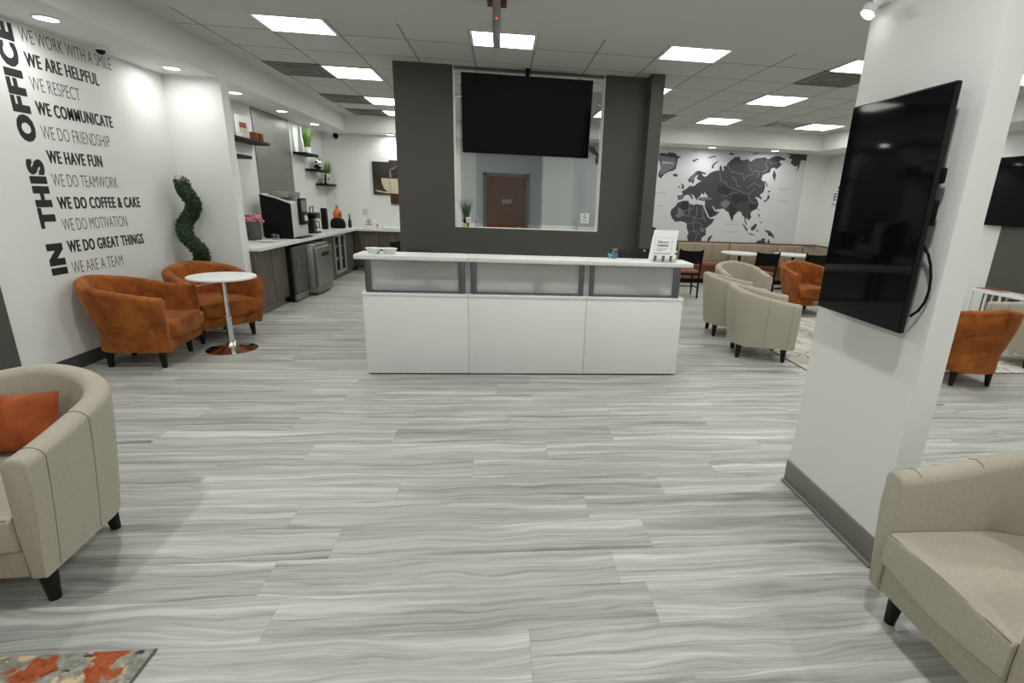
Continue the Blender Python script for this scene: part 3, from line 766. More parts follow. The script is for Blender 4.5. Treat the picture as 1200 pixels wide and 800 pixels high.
def office_chair(loc, rz, label, zt=1.06, w0=.21, w1=.14, fab=None):
    t = thing('office_chair', label, 'office chair', loc, rz)
    b = nb(); n = 9
    g = [[((w0+(w1-w0)*(j/8)**2)*(i/4-1), .22-.06*math.cos((i-4)/4*1.2), .52+(zt-.52)*j/8) for i in range(n)] for j in range(n)]
    V = [[b.verts.new(p) for p in r] for r in g]; V2 = [[b.verts.new((p[0], p[1]+.03, p[2])) for p in r] for r in g]
    for j in range(8):
        for i in range(8): b.faces.new((V[j][i], V[j][i+1], V[j+1][i+1], V[j+1][i])); b.faces.new((V2[j][i], V2[j+1][i], V2[j+1][i+1], V2[j][i+1]))
    per = [(0, i) for i in range(8)]+[(j, 8) for j in range(8)]+[(8, i) for i in range(8, 0, -1)]+[(j, 0) for j in range(8, 0, -1)]
    for k in range(len(per)):
        a = per[k]; c = per[(k+1) % len(per)]; b.faces.new((V[a[0]][a[1]], V2[a[0]][a[1]], V2[c[0]][c[1]], V[c[0]][c[1]]))
    obj('backrest', b, fab or mat('charcoal_mesh', (.045, .045, .042), .8), t)
    obj('seat', box(nb(), -.24, .24, -.26, .20, .43, .50, .03, 3), BLACKM, t)
    b = nb(); cyl(b, (0, 0, .10), (0, 0, .44), .03); obj('column', b, BLACK, t)
    b = nb()
    for k in range(5): a = 2*PI*k/5+.3; tube(b, [(0, 0, .12), (.27*math.cos(a), .27*math.sin(a), .075)], [.028, .018], 8)
    obj('star_base', b, BLACK, t)
    for k in range(5):
        a = 2*PI*k/5+.3; b = nb(); cyl(b, (.27*math.cos(a)-.02, .27*math.sin(a), .03), (.27*math.cos(a)+.02, .27*math.sin(a), .03), .03); obj('castor', b, BLACK, t)
    b = nb(); tube(b, [(0, .08, .44), (0, .24, .46), (0, .25, .62)], .02, 8); obj('back_bar', b, BLACK, t)
    return t
office_chair((-1.0, 6.38, 0), R(0), 'charcoal mesh office chair behind the desk, back just showing', 0.975, .2, .15)
office_chair((-.91, 5.72, 0), R(90), 'black office chair seen edge-on at the left end behind the desk', 1.13, .2, .15, BLACKM)

# ------------------------------------------------------------------ partition: glass, television, plant, clamps
t = thing('glass_screen', 'tinted glass screen standing in the opening of the dark partition', 'glass screen', (.35, PY+.11, 1.236))
obj('pane', box(nb(), -.87, .86, -.005, .005, .05, 1.66), GLASS, t)
for x in (-.67, .62):
    b = nb(); lathe(b, [(0, 0), (.035, 0), (.035, .006), (.018, .008), (.018, .13), (0, .13)], (x, -.022), 20); obj('clamp', b, CHROME, t)
for x, s_ in ((-.87, -1), (.86, 1)):
    for z in (1.52,):
        b = nb(); cyl(b, (x-s_*.04, -.015, z), (x+s_*.055, -.015, z), .016); cyl(b, (x+s_*.045, -.015, z), (x+s_*.062, -.015, z), .032); obj('standoff', b, CHROME, t)
t = thing('television', 'black television hanging from the ceiling in front of the partition opening', 'television', (.285, 6.70, 2.09))
def tilt(b, a=R(8), y0=.02, z0=.447):
    for v in b.verts:
        y, z = v.co.y-y0, v.co.z-z0; v.co.y = y0+y*math.cos(a)-z*math.sin(a); v.co.z = z0+y*math.sin(a)+z*math.cos(a)
    return b
b = nb(); box(b, -.765, .765, .0, .045, .02, .875, .006); obj('housing', tilt(b), BLACK, t)
obj('screen', tilt(box(nb(), -.758, .758, -.003, .004, .03, .868)), SCREEN, t)
b = nb(); cyl(b, (0, .09, .5), (0, .09, ZC-2.09), .024, n=20); obj('ceiling_pole', b, BLACKM, t)
b = nb(); box(b, -.2, .2, .045, .10, .33, .60, .004); obj('mount_plate', b, BLACKM, t)
b = nb(); tube(b, [(.045, .10, .6), (.05, .10, .8), (.04, .095, .93), (.02, .09, ZC-2.09)], .004, 6); obj('cable', b, BLACKM, t)

def grass_bm(n, h, spread, r0, seed, wd=.004, droop=.35):
    rn = random.Random(seed); b = nb()
    for k in range(n):
        a = rn.uniform(0, 2*PI); rr = r0*math.sqrt(rn.random()); hh = h*rn.uniform(.65, 1); sp = spread*rn.uniform(.1, 1)
        p0 = Vector((rr*math.cos(a), rr*math.sin(a), 0)); d = Vector((math.cos(a), math.sin(a), 0)); s_ = Vector((-math.sin(a), math.cos(a), 0))*wd
        prev = None
        for q in range(5):
            f = q/4.; p = p0+d*sp*f**1.6+Vector((0, 0, hh*(f-droop*.25*f*f)))
            ww = s_*(1-f*.9)
            c = (b.verts.new(p-ww), b.verts.new(p+ww))
            if prev: b.faces.new((prev[0], prev[1], c[1], c[0]))
            prev = c
    return b
t = thing('potted_grass', 'dark green grass in a black pot on the partition sill', 'potted plant', (-.455, PY+.055, 1.236))
b = nb(); lathe(b, [(0, 0), (.03, 0), (.04, .09), (.036, .09), (0, .075)], n=20); obj('pot', b, BLACKM, t)
g_ = obj('blades', grass_bm(150, .32, .14, .03, 5, .003), GRASSD, t); g_.location = (0, 0, .07); g_.scale = (1, .28, 1)
t = thing('card_holder', 'small white card with black marks in front of the sill grass', 'card', (-.425, PY+.018, 1.236))
obj('card', box(nb(), -.03, .03, -.002, .002, .055, .12, .001), PAPER, t)
b = nb()
for p in [(-.016, .10), (.012, .102), (-.014, .075), (.0, .09), (.015, .085), (.004, .07)]: box(b, p[0]-.005, p[0]+.005, -.003, -.0018, p[1]-.004, p[1]+.004)
obj('marks', b, INK, t); obj('stand', box(nb(), -.006, .006, -.002, .012, 0, .06), CLEAR, t)
t = thing('candle', 'pale yellow candle in a glass on the partition sill', 'candle', (-.435, PY-.0+.03-.0, 1.236))
t.location = (-.470, PY-.0+.022, 1.236)
b = nb(); lathe(b, [(0, 0), (.028, 0), (.028, .045), (0, .045)], n=20); obj('wax', b, mat('cream_wax', (.62, .55, .30), .5), t)
t = thing('window_sticker', 'white sticker with a large letter G on the glass screen', 'sticker', (1.075, PY+.102, 1.33))
obj('sheet', box(nb(), -.055, .055, -.001, .001, 0, .125, .0005), PAPER, t)
obj('letter', text_bm('G', .042, .048, (-.022, -.0014, .062), (1, 0, 0), (0, 0, 1), .02, .0008), INK, t)
for k in range(3): obj('print_line', box(nb(), -.035+.005*k, .035-.005*k, -.0018, -.0008, .045-.014*k, .049-.014*k), INKG, t)

# ------------------------------------------------------------------ wall stub television
t = thing('television', 'tall portrait television on the side of the white wall stub', 'television', (1.745, 2.245, 1.12))
b = nb(); box(b, -.085, -.062, -.297, .297, 0, .962, .005); box(b, -.064, -.046, -.25, .25, .06, .62, .008); obj('housing', b, BLACK, t)
obj('screen', box(nb(), -.088, -.083, -.290, .290, .008, .954), SCREEN, t)
b = nb(); box(b, -.046, 0, -.16, .16, .28, .66, .004); obj('wall_mount', b, BLACKM, t)
obj('connector_box', box(nb(), -.060, -.040, -.302, -.22, .60, .66, .008), BLACKM, t); obj('connector_box', box(nb(), -.060, -.040, -.300, -.22, .44, .54, .008), BLACKM, t)
b = nb(); tube(b, [(-.035, -.26, .36), (-.032, -.29, .33), (-.028, -.31, .29), (-.024, -.322, .24), (-.020, -.324, .19), (-.018, -.315, .14), (-.02, -.295, .10), (-.03, -.27, .07)], .0055, 8); obj('cable', b, BLACKM, t)
t = thing('television', 'black television on the right wall above the white console table', 'television', (RX, 6.35, 1.50))
b = nb(); box(b, -.075, -.04, -.82, .82, 0, .93, .006); obj('housing', b, BLACK, t)
obj('screen', box(nb(), -.078, -.073, -.812, .812, .008, .922), SCREEN, t)
obj('wall_mount', box(nb(), -.042, 0, -.2, .2, .3, .6), BLACKM, t)

# ------------------------------------------------------------------ round side table, topiary
t = thing('side_table', 'small round white table on a chrome pedestal between orange chairs', 'table', (-2.76, 5.47, 0))
b = nb(); lathe(b, [(0, .735), (.295, .735), (.302, .741), (.302, .752), (.295, .758), (0, .758)], n=56); obj('tabletop', b, WHITE, t)
b = nb(); lathe(b, [(0, 0), (.235, 0), (.235, .008), (.15, .022), (.07, .045), (.045, .085), (.030, .10), (.030, .32), (.034, .33), (.034, .35), (.026, .355), (.026, .70), (.06, .735), (0, .735)], n=40); obj('pedestal', b, CHROME, t)
b = nb(); tube(b, [(-.01, -.02, .70), (-.10, -.14, .695), (-.16, -.18, .68)], .005, 8); obj('gas_lift_lever', b, CHROME, t)
def leafclump(pts, radius, n, seed, size):
    rn = random.Random(seed); b = nb()
    L = len(pts)-1
    for k in range(n):
        u = rn.random()*L; i = min(int(u), L-1); f = u-i
        p = Vector(pts[i]).lerp(Vector(pts[i+1]), f); r = radius(u/L)
        d = Vector((rn.gauss(0, 1), rn.gauss(0, 1), rn.gauss(0, 1))).normalized()
        c = p+d*r*rn.uniform(.8, 1.08)
        nrm = (d+Vector((rn.gauss(0, .5), rn.gauss(0, .5), rn.gauss(0, .5)))).normalized()
        a = nrm.orthogonal().normalized(); e = nrm.cross(a); th = rn.uniform(0, 2*PI)
        x = a*math.cos(th)+e*math.sin(th); y = -a*math.sin(th)+e*math.cos(th); s_ = size*rn.uniform(.7, 1.3)
        vs = [b.verts.new(c-x*s_), b.verts.new(c+y*s_*.5), b.verts.new(c+x*s_), b.verts.new(c-y*s_*.5)]
        b.faces.new(vs)
    return b
SP = []
for k in range(41):
    f = k/40; z = .42+1.22*f; ph = 2*PI*(1.38-z)/.58; am = .066*min(1, (1-f)*4+.25)
    SP.append((am*(.77*math.cos(ph)-.65*math.sin(ph)), am*(.65*math.cos(ph)+.77*math.sin(ph)), z))
t = thing('topiary', 'dark green spiral topiary in the corner behind an orange armchair', 'topiary', (-3.565, 6.55, 0))
obj('foliage', leafclump(SP, lambda u: .090*(1-.12*u), 6000, 11, .015), LEAF, t)
b = tube(nb(), SP, [.076]*40+[.05], 10); obj('core', b, mat('dark_moss', (.012, .03, .008), .9), t)
b = nb(); lathe(b, [(0, 0), (.11, 0), (.15, .30), (.135, .30), (.13, .27), (0, .27)], n=24); obj('pot', b, BLACKM, t)
b = nb(); cyl(b, (0, 0, .2), SP[0], .016); obj('stem', b, LEATHER, t)

# ------------------------------------------------------------------ coffee counter
KX = -3.09
def handle(bm, p, q, off, r=.007):
    p = Vector(p); q = Vector(q); o = Vector(off)
    m = (p+q)/2+o*1.25
    tube(bm, [p, p+o*.8, m.lerp(p+o, .5), m, m.lerp(q+o, .5), q+o*.8, q], r, 8)
t = thing('base_cabinet', 'grey brown wooden base cabinet beside the white return wall', 'cabinet', (KX, 7.45, 0))
obj('body', box(nb(), -.58, -.02, -.475, .475, .10, .84), CABW, t); obj('toe_kick', box(nb(), -.56, -.07, -.47, .47, 0, .10), BASEB, t)
for y in (-.475, .005): obj('door', box(nb(), -.02, 0, y+.003, y+.467, .105, .835, .002), CABW, t)
t = thing('refrigerator', 'slim dark steel undercounter fridge with a curved handle', 'refrigerator', (-3.0, 8.22, 0))
obj('body', box(nb(), -.55, -.04, -.26, .24, .03, .80, .004), BLACKM, t); obj('door', box(nb(), -.04, 0, -.26, .24, .13, .80, .006), STEELD, t)
obj('kick_grille', box(nb(), -.04, -.004, -.26, .24, .03, .12, .003), STEEL, t)
b = nb(); handle(b, (0, -.20, .45), (0, -.20, .70), (.035, 0, 0), .008); obj('handle', b, STEEL, t)
b = nb(); box(b, -.5, -.45, -.2, -.15, 0, .03); box(b, -.1, -.05, -.2, -.15, 0, .03); box(b, -.5, -.45, .15, .2, 0, .03); box(b, -.1, -.05, .15, .2, 0, .03); obj('foot', b, BLACK, t)
t = thing('ice_maker', 'larger grey steel undercounter machine with a recessed black handle', 'ice maker', (-2.86, 8.90, 0))
obj('body', box(nb(), -.60, -.06, -.36, .36, .04, .77, .006), STEEL, t)
obj('top_cover', box(nb(), -.60, -.055, -.365, .365, .77, .79, .004), STEEL, t)
obj('door', box(nb(), -.06, 0, -.355, .355, .15, .75, .012, 3), STEEL, t)
obj('kick_panel', box(nb(), -.06, -.03, -.35, .35, .04, .145, .003), STEEL, t)
obj('handle_recess', box(nb(), -.01, .003, -.17, .20, .60, .66, .004), BLACK, t)
obj('badge', box(nb(), -.01, .002, .17, .20, .70, .735, .002), BLACK, t)
for sy in (-.3, .3):
    b = nb(); cyl(b, (-.1, sy, 0), (-.1, sy, .05), .02); obj('foot', b, BLACK, t)
    b = nb(); cyl(b, (-.5, sy, 0), (-.5, sy, .05), .02); obj('foot', b, BLACK, t)
t = thing('display_cabinet', 'glass fronted base cabinet with two framed glass doors', 'cabinet', (KX, 10.45, 0))
b = nb(); box(b, -.58, -.03, -.90, -.88, .09, .84); box(b, -.58, -.03, .43, .45, .09, .84); box(b, -.58, -.56, -.88, .43, .09, .84); box(b, -.58, -.03, -.88, .43, .09, .11); box(b, -.58, -.03, -.88, .43, .82, .84); box(b, -.58, -.03, -.28, -.26, .11, .82)
obj('body', b, CABW, t); obj('toe_kick', box(nb(), -.56, -.07, -.9, .45, 0, .09), BASEB, t)
for z in (.34, .58): obj('shelf', box(nb(), -.55, -.05, -.25, .42, z, z+.015), WHITE, t)
obj('side_door', box(nb(), -.03, -.005, -.90, -.27, .10, .835), CABW, t)
FRM = mat('silver_door_frame', (.40, .41, .40), .4, .3)
for y0 in (-.255, .095):
    y1 = y0+.345; b = nb(); box(b, -.03, 0, y0, y0+.045, .10, .835, .002); box(b, -.03, 0, y1-.045, y1, .10, .835, .002); box(b, -.03, 0, y0+.045, y1-.045, .10, .15, .002); box(b, -.03, 0, y0+.045, y1-.045, .785, .835, .002)
    d = obj('door', b, FRM, t); obj('pane', box(nb(), -.018, -.014, y0+.045, y1-.045, .15, .785), CLEAR, d)
for k, (y, z, h) in enumerate([(-.12, .595, .10), (.02, .595, .12), (.18, .595, .09), (-.15, .355, .11), (.05, .355, .08), (.22, .355, .12), (-.1, .11, .12), (.12, .11, .10), (.3, .11, .13)]):
    b = nb(); lathe(b, [(0, 0), (.03, 0), (.042, h), (.038, h), (.026, .006), (0, .006)], n=16)
    tag(obj('tumbler', b, CLEAR, loc=(KX-.16, 10.45+y, z+.001)), 'glass tumbler inside the glass fronted cabinet, %s shelf' % ('upper' if z > .5 else 'middle' if z > .3 else 'bottom'), 'glass', 'tumblers in the glass cabinet')
t = thing('base_cabinet', 'grey brown wooden filler cabinet in the back left corner', 'cabinet', (KX, 11.22, 0))
obj('body', box(nb(), -.58, -.02, -.32, .27, .09, .84), CABW, t); obj('toe_kick', box(nb(), -.56, -.07, -.32, .27, 0, .09), BASEB, t)
obj('door', box(nb(), -.02, 0, -.31, .265, .105, .835, .002), CABW, t)
b = nb(); ball(b, (.008, -.05, .60), .014, 2); obj('knob', b, STEELD, t)
t = thing('base_cabinet', 'grey brown wooden base cabinets along the back wall', 'cabinet', (-2.15, 11.50, 0))
obj('body', box(nb(), -.93, 1.05, .02, .54, .09, .84), CABW, t); obj('toe_kick', box(nb(), -.93, 1.05, .07, .52, 0, .09), BASEB, t)
for k in range(4): obj('door', box(nb(), -.93+.495*k+.002, -.93+.495*k+.493, 0, .02, .105, .835, .002), CABW, t)
b = nb(); prism(b, [(LX+.005, 6.975), (-3.02, 6.975), (-3.02, 11.42), (-1.15, 11.42), (-1.15, 12.04), (LX+.005, 12.04)], .842, .882, .003, 2)
ct = tag(obj('countertop', b, COUNTER), 'white stone worktop running round the coffee corner', 'countertop')
b = nb(); box(b, -3.5, -1.15, 12.03, 12.045, .882, .98); obj('upstand', b, COUNTER, ct)
CZ = .883
t = thing('vase', 'dark grey ribbed vase of pink flowers on the worktop', 'vase', (-3.56, 8.10, CZ))
b = nb(); n = 36; prof = [(0, 0), (.075, 0), (.085, .02), (.092, .25), (.085, .25), (.08, .03), (0, .03)]
lathe(b, prof, n=n)
for v in b.verts:
    r = math.hypot(v.co.x, v.co.y)
    if r > .072 and v.co.z > .01: a = math.atan2(v.co.y, v.co.x); k = 1+.035*math.cos(18*a); v.co.x *= k; v.co.y *= k
obj('vessel', b, mat('grey_glaze', (.085, .085, .08), .5), t)
b = nb(); rn = random.Random(2)
for k in range(80):
    a = rn.uniform(0, 2*PI); rr = .125*math.sqrt(rn.random()); ball(b, (rr*math.cos(a), rr*math.sin(a), .26+.06*rn.random()+.04*(1-(rr/.125)**2)), rn.uniform(.022, .034), 1, (1, 1, .8))
obj('blooms', b, PINK, t)
b = nb()
for k in range(14):
    a = 2*PI*k/14; tube(b, [(.03*math.cos(a), .03*math.sin(a), .04), (.09*math.cos(a), .08*math.sin(a), .27)], .004, 5)
obj('stems', b, LEAF, t)
t = thing('tray', 'flat white plate under the pink flower vase', 'plate', (-3.46, 7.95, CZ)); b = nb(); lathe(b, [(0, 0), (.10, 0), (.16, .012), (.155, .016), (.1, .006), (0, .006)]); obj('dish', b, CERAM, t)
t.location = (-3.30, 7.93, CZ)
t['label'] = 'flat white plate on the worktop in front of the vase'
t = thing('mug', 'small clear mug between the vase and the coffee machine', 'mug', (-3.36, 8.27, CZ))
b = nb(); lathe(b, [(0, 0), (.033, 0), (.038, .085), (.035, .085), (.03, .006), (0, .006)], n=20); obj('cup', b, CLEAR, t)
b = nb(); tube(b, [(.036, 0, .07), (.062, 0, .065), (.065, 0, .03), (.036, 0, .02)], .005, 8); obj('handle', b, CERAM, t)
t = thing('coffee_machine', 'big white and black coffee machine on the worktop', 'coffee machine', (-3.14, 8.45, CZ))
b = nb(); V = [(-.44, 0, .02), (0, 0, .02), (0, 0, .53), (-.20, 0, .60), (-.44, 0, .655)]
A = [b.verts.new(v) for v in V]; B = [b.verts.new((v[0], .62, v[2])) for v in V]
b.faces.new(A); b.faces.new(B[::-1])
for i in range(5): j = (i+1) % 5; b.faces.new((A[i], B[i], B[j], A[j]))
bmesh.ops.bevel(b, geom=list(b.edges), offset=.008, segments=2, affect='EDGES'); obj('housing', b, mat('silver_white_panel', (.62, .63, .63), .35), t)
b = nb(); V2 = [(-.445, 0), (-.005, 0), (-.005, 0), (-.20, 0), (-.445, 0)]
flatpoly(b, [(-.436, -.004, .02), (-.008, -.004, .02), (-.008, -.004, .515), (-.2, -.004, .585), (-.436, -.004, .64)], (0, 1, 0), .006); obj('side_panel', b, BLACKM, t)
b = nb(); box(b, .0, .045, .24, .52, .20, .60, .008); obj('display_column', b, BLACK, t)
obj('display', box(nb(), .043, .048, .28, .48, .40, .565), mat('grey_screen', (.16, .16, .15), .3), t)
obj('spout', box(nb(), .02, .07, .36, .44, .26, .34, .006), WHITE, t)
obj('drip_tray', box(nb(), -.02, .07, .08, .60, 0, .022, .004), BLACK, t)
obj('base', box(nb(), -.43, -.02, .02, .60, 0, .022), BLACK, t)
b = nb(); box(b, -.36, -.06, .10, .58, .60, .685, .01); obj('bean_hopper', b, STEEL, t)
b = nb(); lathe(b, [(0, 0), (.04, 0), (.06, .03), (.056, .03), (.038, .005), (0, .005)], (.0, 0)); tag(obj('saucer_cup', b, CERAM, loc=(-3.12, 9.22, CZ)), 'low white dish right of the big coffee machine', 'dish')
t = thing('coffee_maker', 'black drip coffee maker with a glass carafe on the worktop', 'coffee maker', (-3.38, 9.78, CZ))
obj('base', box(nb(), -.14, .14, -.17, .22, 0, .03, .006), BLACK, t); obj('tower', box(nb(), -.14, .14, -.17, -.02, .03, .33, .008), BLACK, t); obj('head', box(nb(), -.14, .14, -.17, .24, .25, .35, .012), BLACK, t)
b = nb(); lathe(b, [(0, .032), (.075, .032), (.092, .10), (.07, .19), (.055, .22), (.05, .22), (.088, .10), (0, .04)], (.02, .10), 24); c = obj('carafe', b, mat('smoked_glass', (.03, .025, .02), .08, spec=.8), t)
b = nb(); tube(b, [(.075, .14, .2), (.13, .17, .19), (.13, .17, .09), (.09, .13, .08)], .009, 8); obj('carafe_handle', b, BLACK, c)
b = nb(); tube(b, [(.10, -.15, .34), (.10, -.15, .44), (.10, .0, .46), (.10, .0, .35)], .010, 8); obj('carry_bar', b, BLACK, t)
t = thing('storage_box', 'tall narrow black box on the worktop near the corner', 'box', (-3.47, 10.95, CZ)); obj('case', box(nb(), -.05, .05, -.05, .05, 0, .40, .008), BLACKM, t); obj('front_panel', box(nb(), .05, .053, -.04, .04, .02, .38), BLACK, t)
t = thing('canister', 'black rounded canister in the corner under an orange bottle', 'canister', (-3.36, 11.42, CZ))
b = nb(); lathe(b, [(0, 0), (.13, 0), (.15, .04), (.145, .12), (.11, .185), (.06, .20), (0, .20)], n=28); obj('body', b, BLACKM, t)
b = nb(); tube(b, [(.13, -.05, .03), (.16, -.04, .10), (.12, -.05, .17)], .006); obj('rim_wire', b, STEELD, t)
t = thing('bottle', 'orange glass bottle standing on the black canister', 'bottle', (-3.36, 11.42, CZ+.20))
b = nb(); lathe(b, [(0, 0), (.075, 0), (.085, .02), (.085, .11), (.055, .155), (.03, .175), (.024, .19), (.024, .235), (.030, .24), (.030, .255), (0, .255)], n=24); obj('body', b, mat('orange_glaze', (.55, .13, .015), .3), t)
b = nb(); lathe(b, [(.03, -.02), (.036, -.02), (.036, .02), (.03, .02)], n=18)
obj('emblem', b, mat('dark_orange', (.35, .07, .01), .4), t).matrix_local = Matrix.Translation((.07, -.045, .085)) @ Matrix.Rotation(R(90), 4, 'Y')
t = thing('bottle', 'dark slim bottle in the corner right of the orange bottle', 'bottle', (-3.20, 11.70, CZ)); b = nb(); lathe(b, [(0, 0), (.035, 0), (.035, .14), (.014, .19), (.014, .26), (0, .26)], n=20); obj('body', b, mat('dark_bottle_glass', (.03, .03, .028), .15), t)
b = nb(); lathe(b, [(0, .255), (.016, .255), (.016, .285), (0, .285)], n=16); obj('cap', b, STEEL, t)
t = thing('paper_box', 'white box with a round opening on the back worktop', 'box', (-2.78, 11.62, CZ))
obj('carton', box(nb(), -.10, .10, -.05, .05, 0, .20, .003), WHITE, t)
b = nb(); lathe(b, [(0, 0), (.05, 0), (.05, .004), (0, .004)], n=24); obj('opening', b, mat('pale_grey', (.45, .45, .44), .6), t).matrix_local = Matrix.Translation((0, -.05, .15)) @ Matrix.Rotation(R(90), 4, 'X')
obj('printed_band', box(nb(), -.07, .07, -.052, -.05, .075, .095), LEATHER, t)
t = thing('cup', 'small white cup with red mark on the back worktop', 'cup', (-2.60, 11.62, CZ)); b = nb(); lathe(b, [(0, 0), (.04, 0), (.05, .11), (.046, .11), (.037, .006), (0, .006)], n=24); obj('body', b, CERAM, t)
obj('red_mark', box(nb(), -.015, .015, -.052, -.046, .06, .085), mat('red_mark', (.4, .04, .03), .6), t)
t = thing('tray', 'white rectangular tray on the back worktop by the partition', 'tray', (-2.20, 11.62, CZ)); b = nb(); box(b, -.26, .26, -.16, .16, 0, .015, .005); box(b, -.28, .28, -.18, -.165, .0, .045, .004); box(b, -.28, .28, .165, .18, 0, .045, .004); box(b, -.28, -.262, -.18, .18, 0, .045, .004); box(b, .262, .28, -.18, .18, 0, .045, .004); obj('body', b, WHITE, t)
t = thing('wall_socket', 'grey wall socket above the back worktop', 'socket', (-2.95, BY, 1.20)); obj('plate', box(nb(), -.045, .045, -.008, 0, -.065, .065, .003), mat('socket_grey', (.55, .56, .55), .5), t)
b = nb(); box(b, -.015, .015, -.010, -.007, .012, .045); box(b, -.015, .015, -.010, -.007, -.045, -.012); obj('outlet', b, WHITE, t)

# steel wall panel and floating shelves
tag(obj('wall_panel', box(nb(), LX, LX+.012, 8.90, 10.31, 1.10, ZS), EMB), 'patterned steel panel on the wall behind the coffee machine', 'panel')
def shelf(y0, y1, z, label):
    tag(obj('floating_shelf', box(nb(), LX+.012, -3.51, y0, y1, z-.045, z, .003), mat('black_shelf', (.010, .009, .008), .6, spec=.2) if 'black_shelf' not in bpy.data.materials else bpy.data.materials['black_shelf']), label, 'shelf', 'black floating shelves')
shelf(7.60, 8.87, 2.265, 'upper black floating shelf left of the steel panel'); shelf(7.40, 8.22, 2.035, 'short lower black floating shelf left of the steel panel')
shelf(10.39, 11.06, 2.26, 'highest black floating shelf right of the steel panel'); shelf(10.95, 11.60, 2.005, 'middle black floating shelf holding a silver globe'); shelf(11.45, 12.04, 1.75, 'lowest black floating shelf by the back corner')
t = thing('picture_frame', 'white framed card with a red and cream picture on the upper left shelf', 'picture frame', (-3.62, 8.30, 2.266), R(78))
b = nb(); box(b, -.13, .13, 0, .02, 0, .30, .003); obj('frame', b, WHITE, t); obj('print', box(nb(), -.07, .07, -.003, 0, .07, .14), mat('cream_print', (.62, .56, .42), .6), t); obj('red_print', box(nb(), -.07, .07, -.004, 0, .14, .21), mat('dusty_red', (.35, .07, .06), .6), t)
for k, (y, nm) in enumerate([(8.58, 'left'), (8.76, 'right')]):
    t = thing('candle_jar', 'amber glass candle jar on the upper left shelf, %s one' % nm, 'candle jar', (-3.62, y, 2.265), 0, 'amber candle jars')
    b = nb(); lathe(b, [(0, 0), (.062, 0), (.065, .01), (.065, .115), (.06, .115), (.055, .01), (0, .01)], n=24); obj('glass', b, mat('amber_glass', (.20, .055, .008), .2), t)
    b = nb(); lathe(b, [(0, .08), (.054, .08), (.054, .01), (0, .01)], n=24); obj('wax', b, mat('amber_wax', (.35, .15, .03), .5), t)
t = thing('potted_grass', 'tall bright green grass in a white pot on the highest right shelf', 'potted plant', (-3.62, 10.80, 2.26)); b = nb(); lathe(b, [(0, 0), (.055, 0), (.065, .11), (.06, .11), (0, .09)], n=24); obj('pot', b, CERAM, t)
obj('blades', grass_bm(170, .44, .14, .05, 8, .006), GRASS, t).location = (0, 0, .08)
t = thing('vase', 'slim tall white vase left of the shelf grass', 'vase', (-3.64, 10.55, 2.26)); b = nb(); lathe(b, [(0, 0), (.045, 0), (.05, .04), (.03, .30), (.018, .44), (.014, .44), (.02, .3), (0, .02)], n=24); obj('body', b, CERAM, t)
t = thing('ornament', 'silver globe ornament on the middle shelf', 'ornament', (-3.62, 11.30, 2.005)); b = nb(); ball(b, (0, 0, .115), .11, 3); obj('globe', b, CHROME, t)
b = nb(); lathe(b, [(0, 0), (.04, 0), (.03, .02), (0, .02)], n=20); obj('base', b, BLACK, t); b = nb(); lathe(b, [(.02, .215), (.024, .26), (.018, .26), (.014, .22)], n=16); obj('neck', b, CHROME, t)
t = thing('potted_grass', 'short green grass in a white cube pot on the lowest shelf', 'potted plant', (-3.62, 11.88, 1.75)); b = nb(); box(b, -.06, .06, -.06, .06, 0, .13, .006); obj('pot', b, CERAM, t)
obj('blades', grass_bm(150, .40, .08, .05, 9, .006), GRASS, t).location = (0, 0, .10)
t = thing('picture_frame', 'small cream framed photo on the lowest shelf', 'picture frame', (-3.56, 11.74, 1.75), R(75)); obj('frame', box(nb(), -.075, .075, 0, .015, 0, .20, .003), mat('cream_frame', (.60, .57, .50), .6), t); obj('photo', box(nb(), -.05, .05, -.003, 0, .06, .13), mat('brown_print', (.30, .25, .19), .6), t)
t = thing('ornament', 'small black figure ornament on the lowest shelf', 'ornament', (-3.58, 11.56, 1.75)); b = nb(); lathe(b, [(0, 0), (.03, 0), (.028, .01), (.012, .03), (.022, .08), (.012, .12), (.018, .15), (0, .175)], n=16); obj('figure', b, BLACK, t)

# coffee picture on the back wall: two of its canvases
COFB = mat('dark_brown_print', (.018, .013, .011), .7, noise=.6, nscale=6); COFC = mat('cream_cup_print', (.60, .52, .38), .7); COFS = mat('smoke_print', (.20, .19, .18), .7)
BEAN = mat('coffee_bean_print', (.05, .018, .010), .7, noise=.8, nscale=35)
def canvas(x0, x1, z0, z1, label, shapes, beans):
    t = thing('canvas_print', label, 'picture', ((x0+x1)/2, BY, z0), 0, 'coffee cup canvases'); w_ = (x1-x0)/2; cx = (x0+x1)/2
    obj('canvas', box(nb(), -w_, w_, -.03, 0, 0, z1-z0, .002), COFB, t)
    b = nb(); box(b, -w_+.002, w_-.002, -.0315, -.030, .002, beans); obj('beans_image', b, BEAN, t)
    for nm, m_, pl in shapes:
        # clip to the canvas
        b = nb(); flatpoly(b, [(max(-w_, min(w_, x-cx)), -.0315-.0006*(nm != 'saucer_image'), z-z0) for x, z in pl], (0, -1, 0), .0012); obj(nm, b, m_, t)
cup = [(-2.575, 1.915), (-2.10, 1.915), (-2.115, 1.78), (-2.17, 1.68), (-2.22, 1.645), (-2.45, 1.645), (-2.52, 1.70), (-2.56, 1.80)]
sau = [(-2.72, 1.675), (-2.55, 1.645), (-2.10, 1.64), (-1.98, 1.66), (-2.02, 1.62), (-2.25, 1.605), (-2.5, 1.615), (-2.66, 1.635)]
canvas(-2.75, -2.405, 1.575, 2.245, 'left canvas of the coffee cup picture on the back wall', [('saucer_image', COFC, sau), ('cup_image', COFC, cup)], .24)
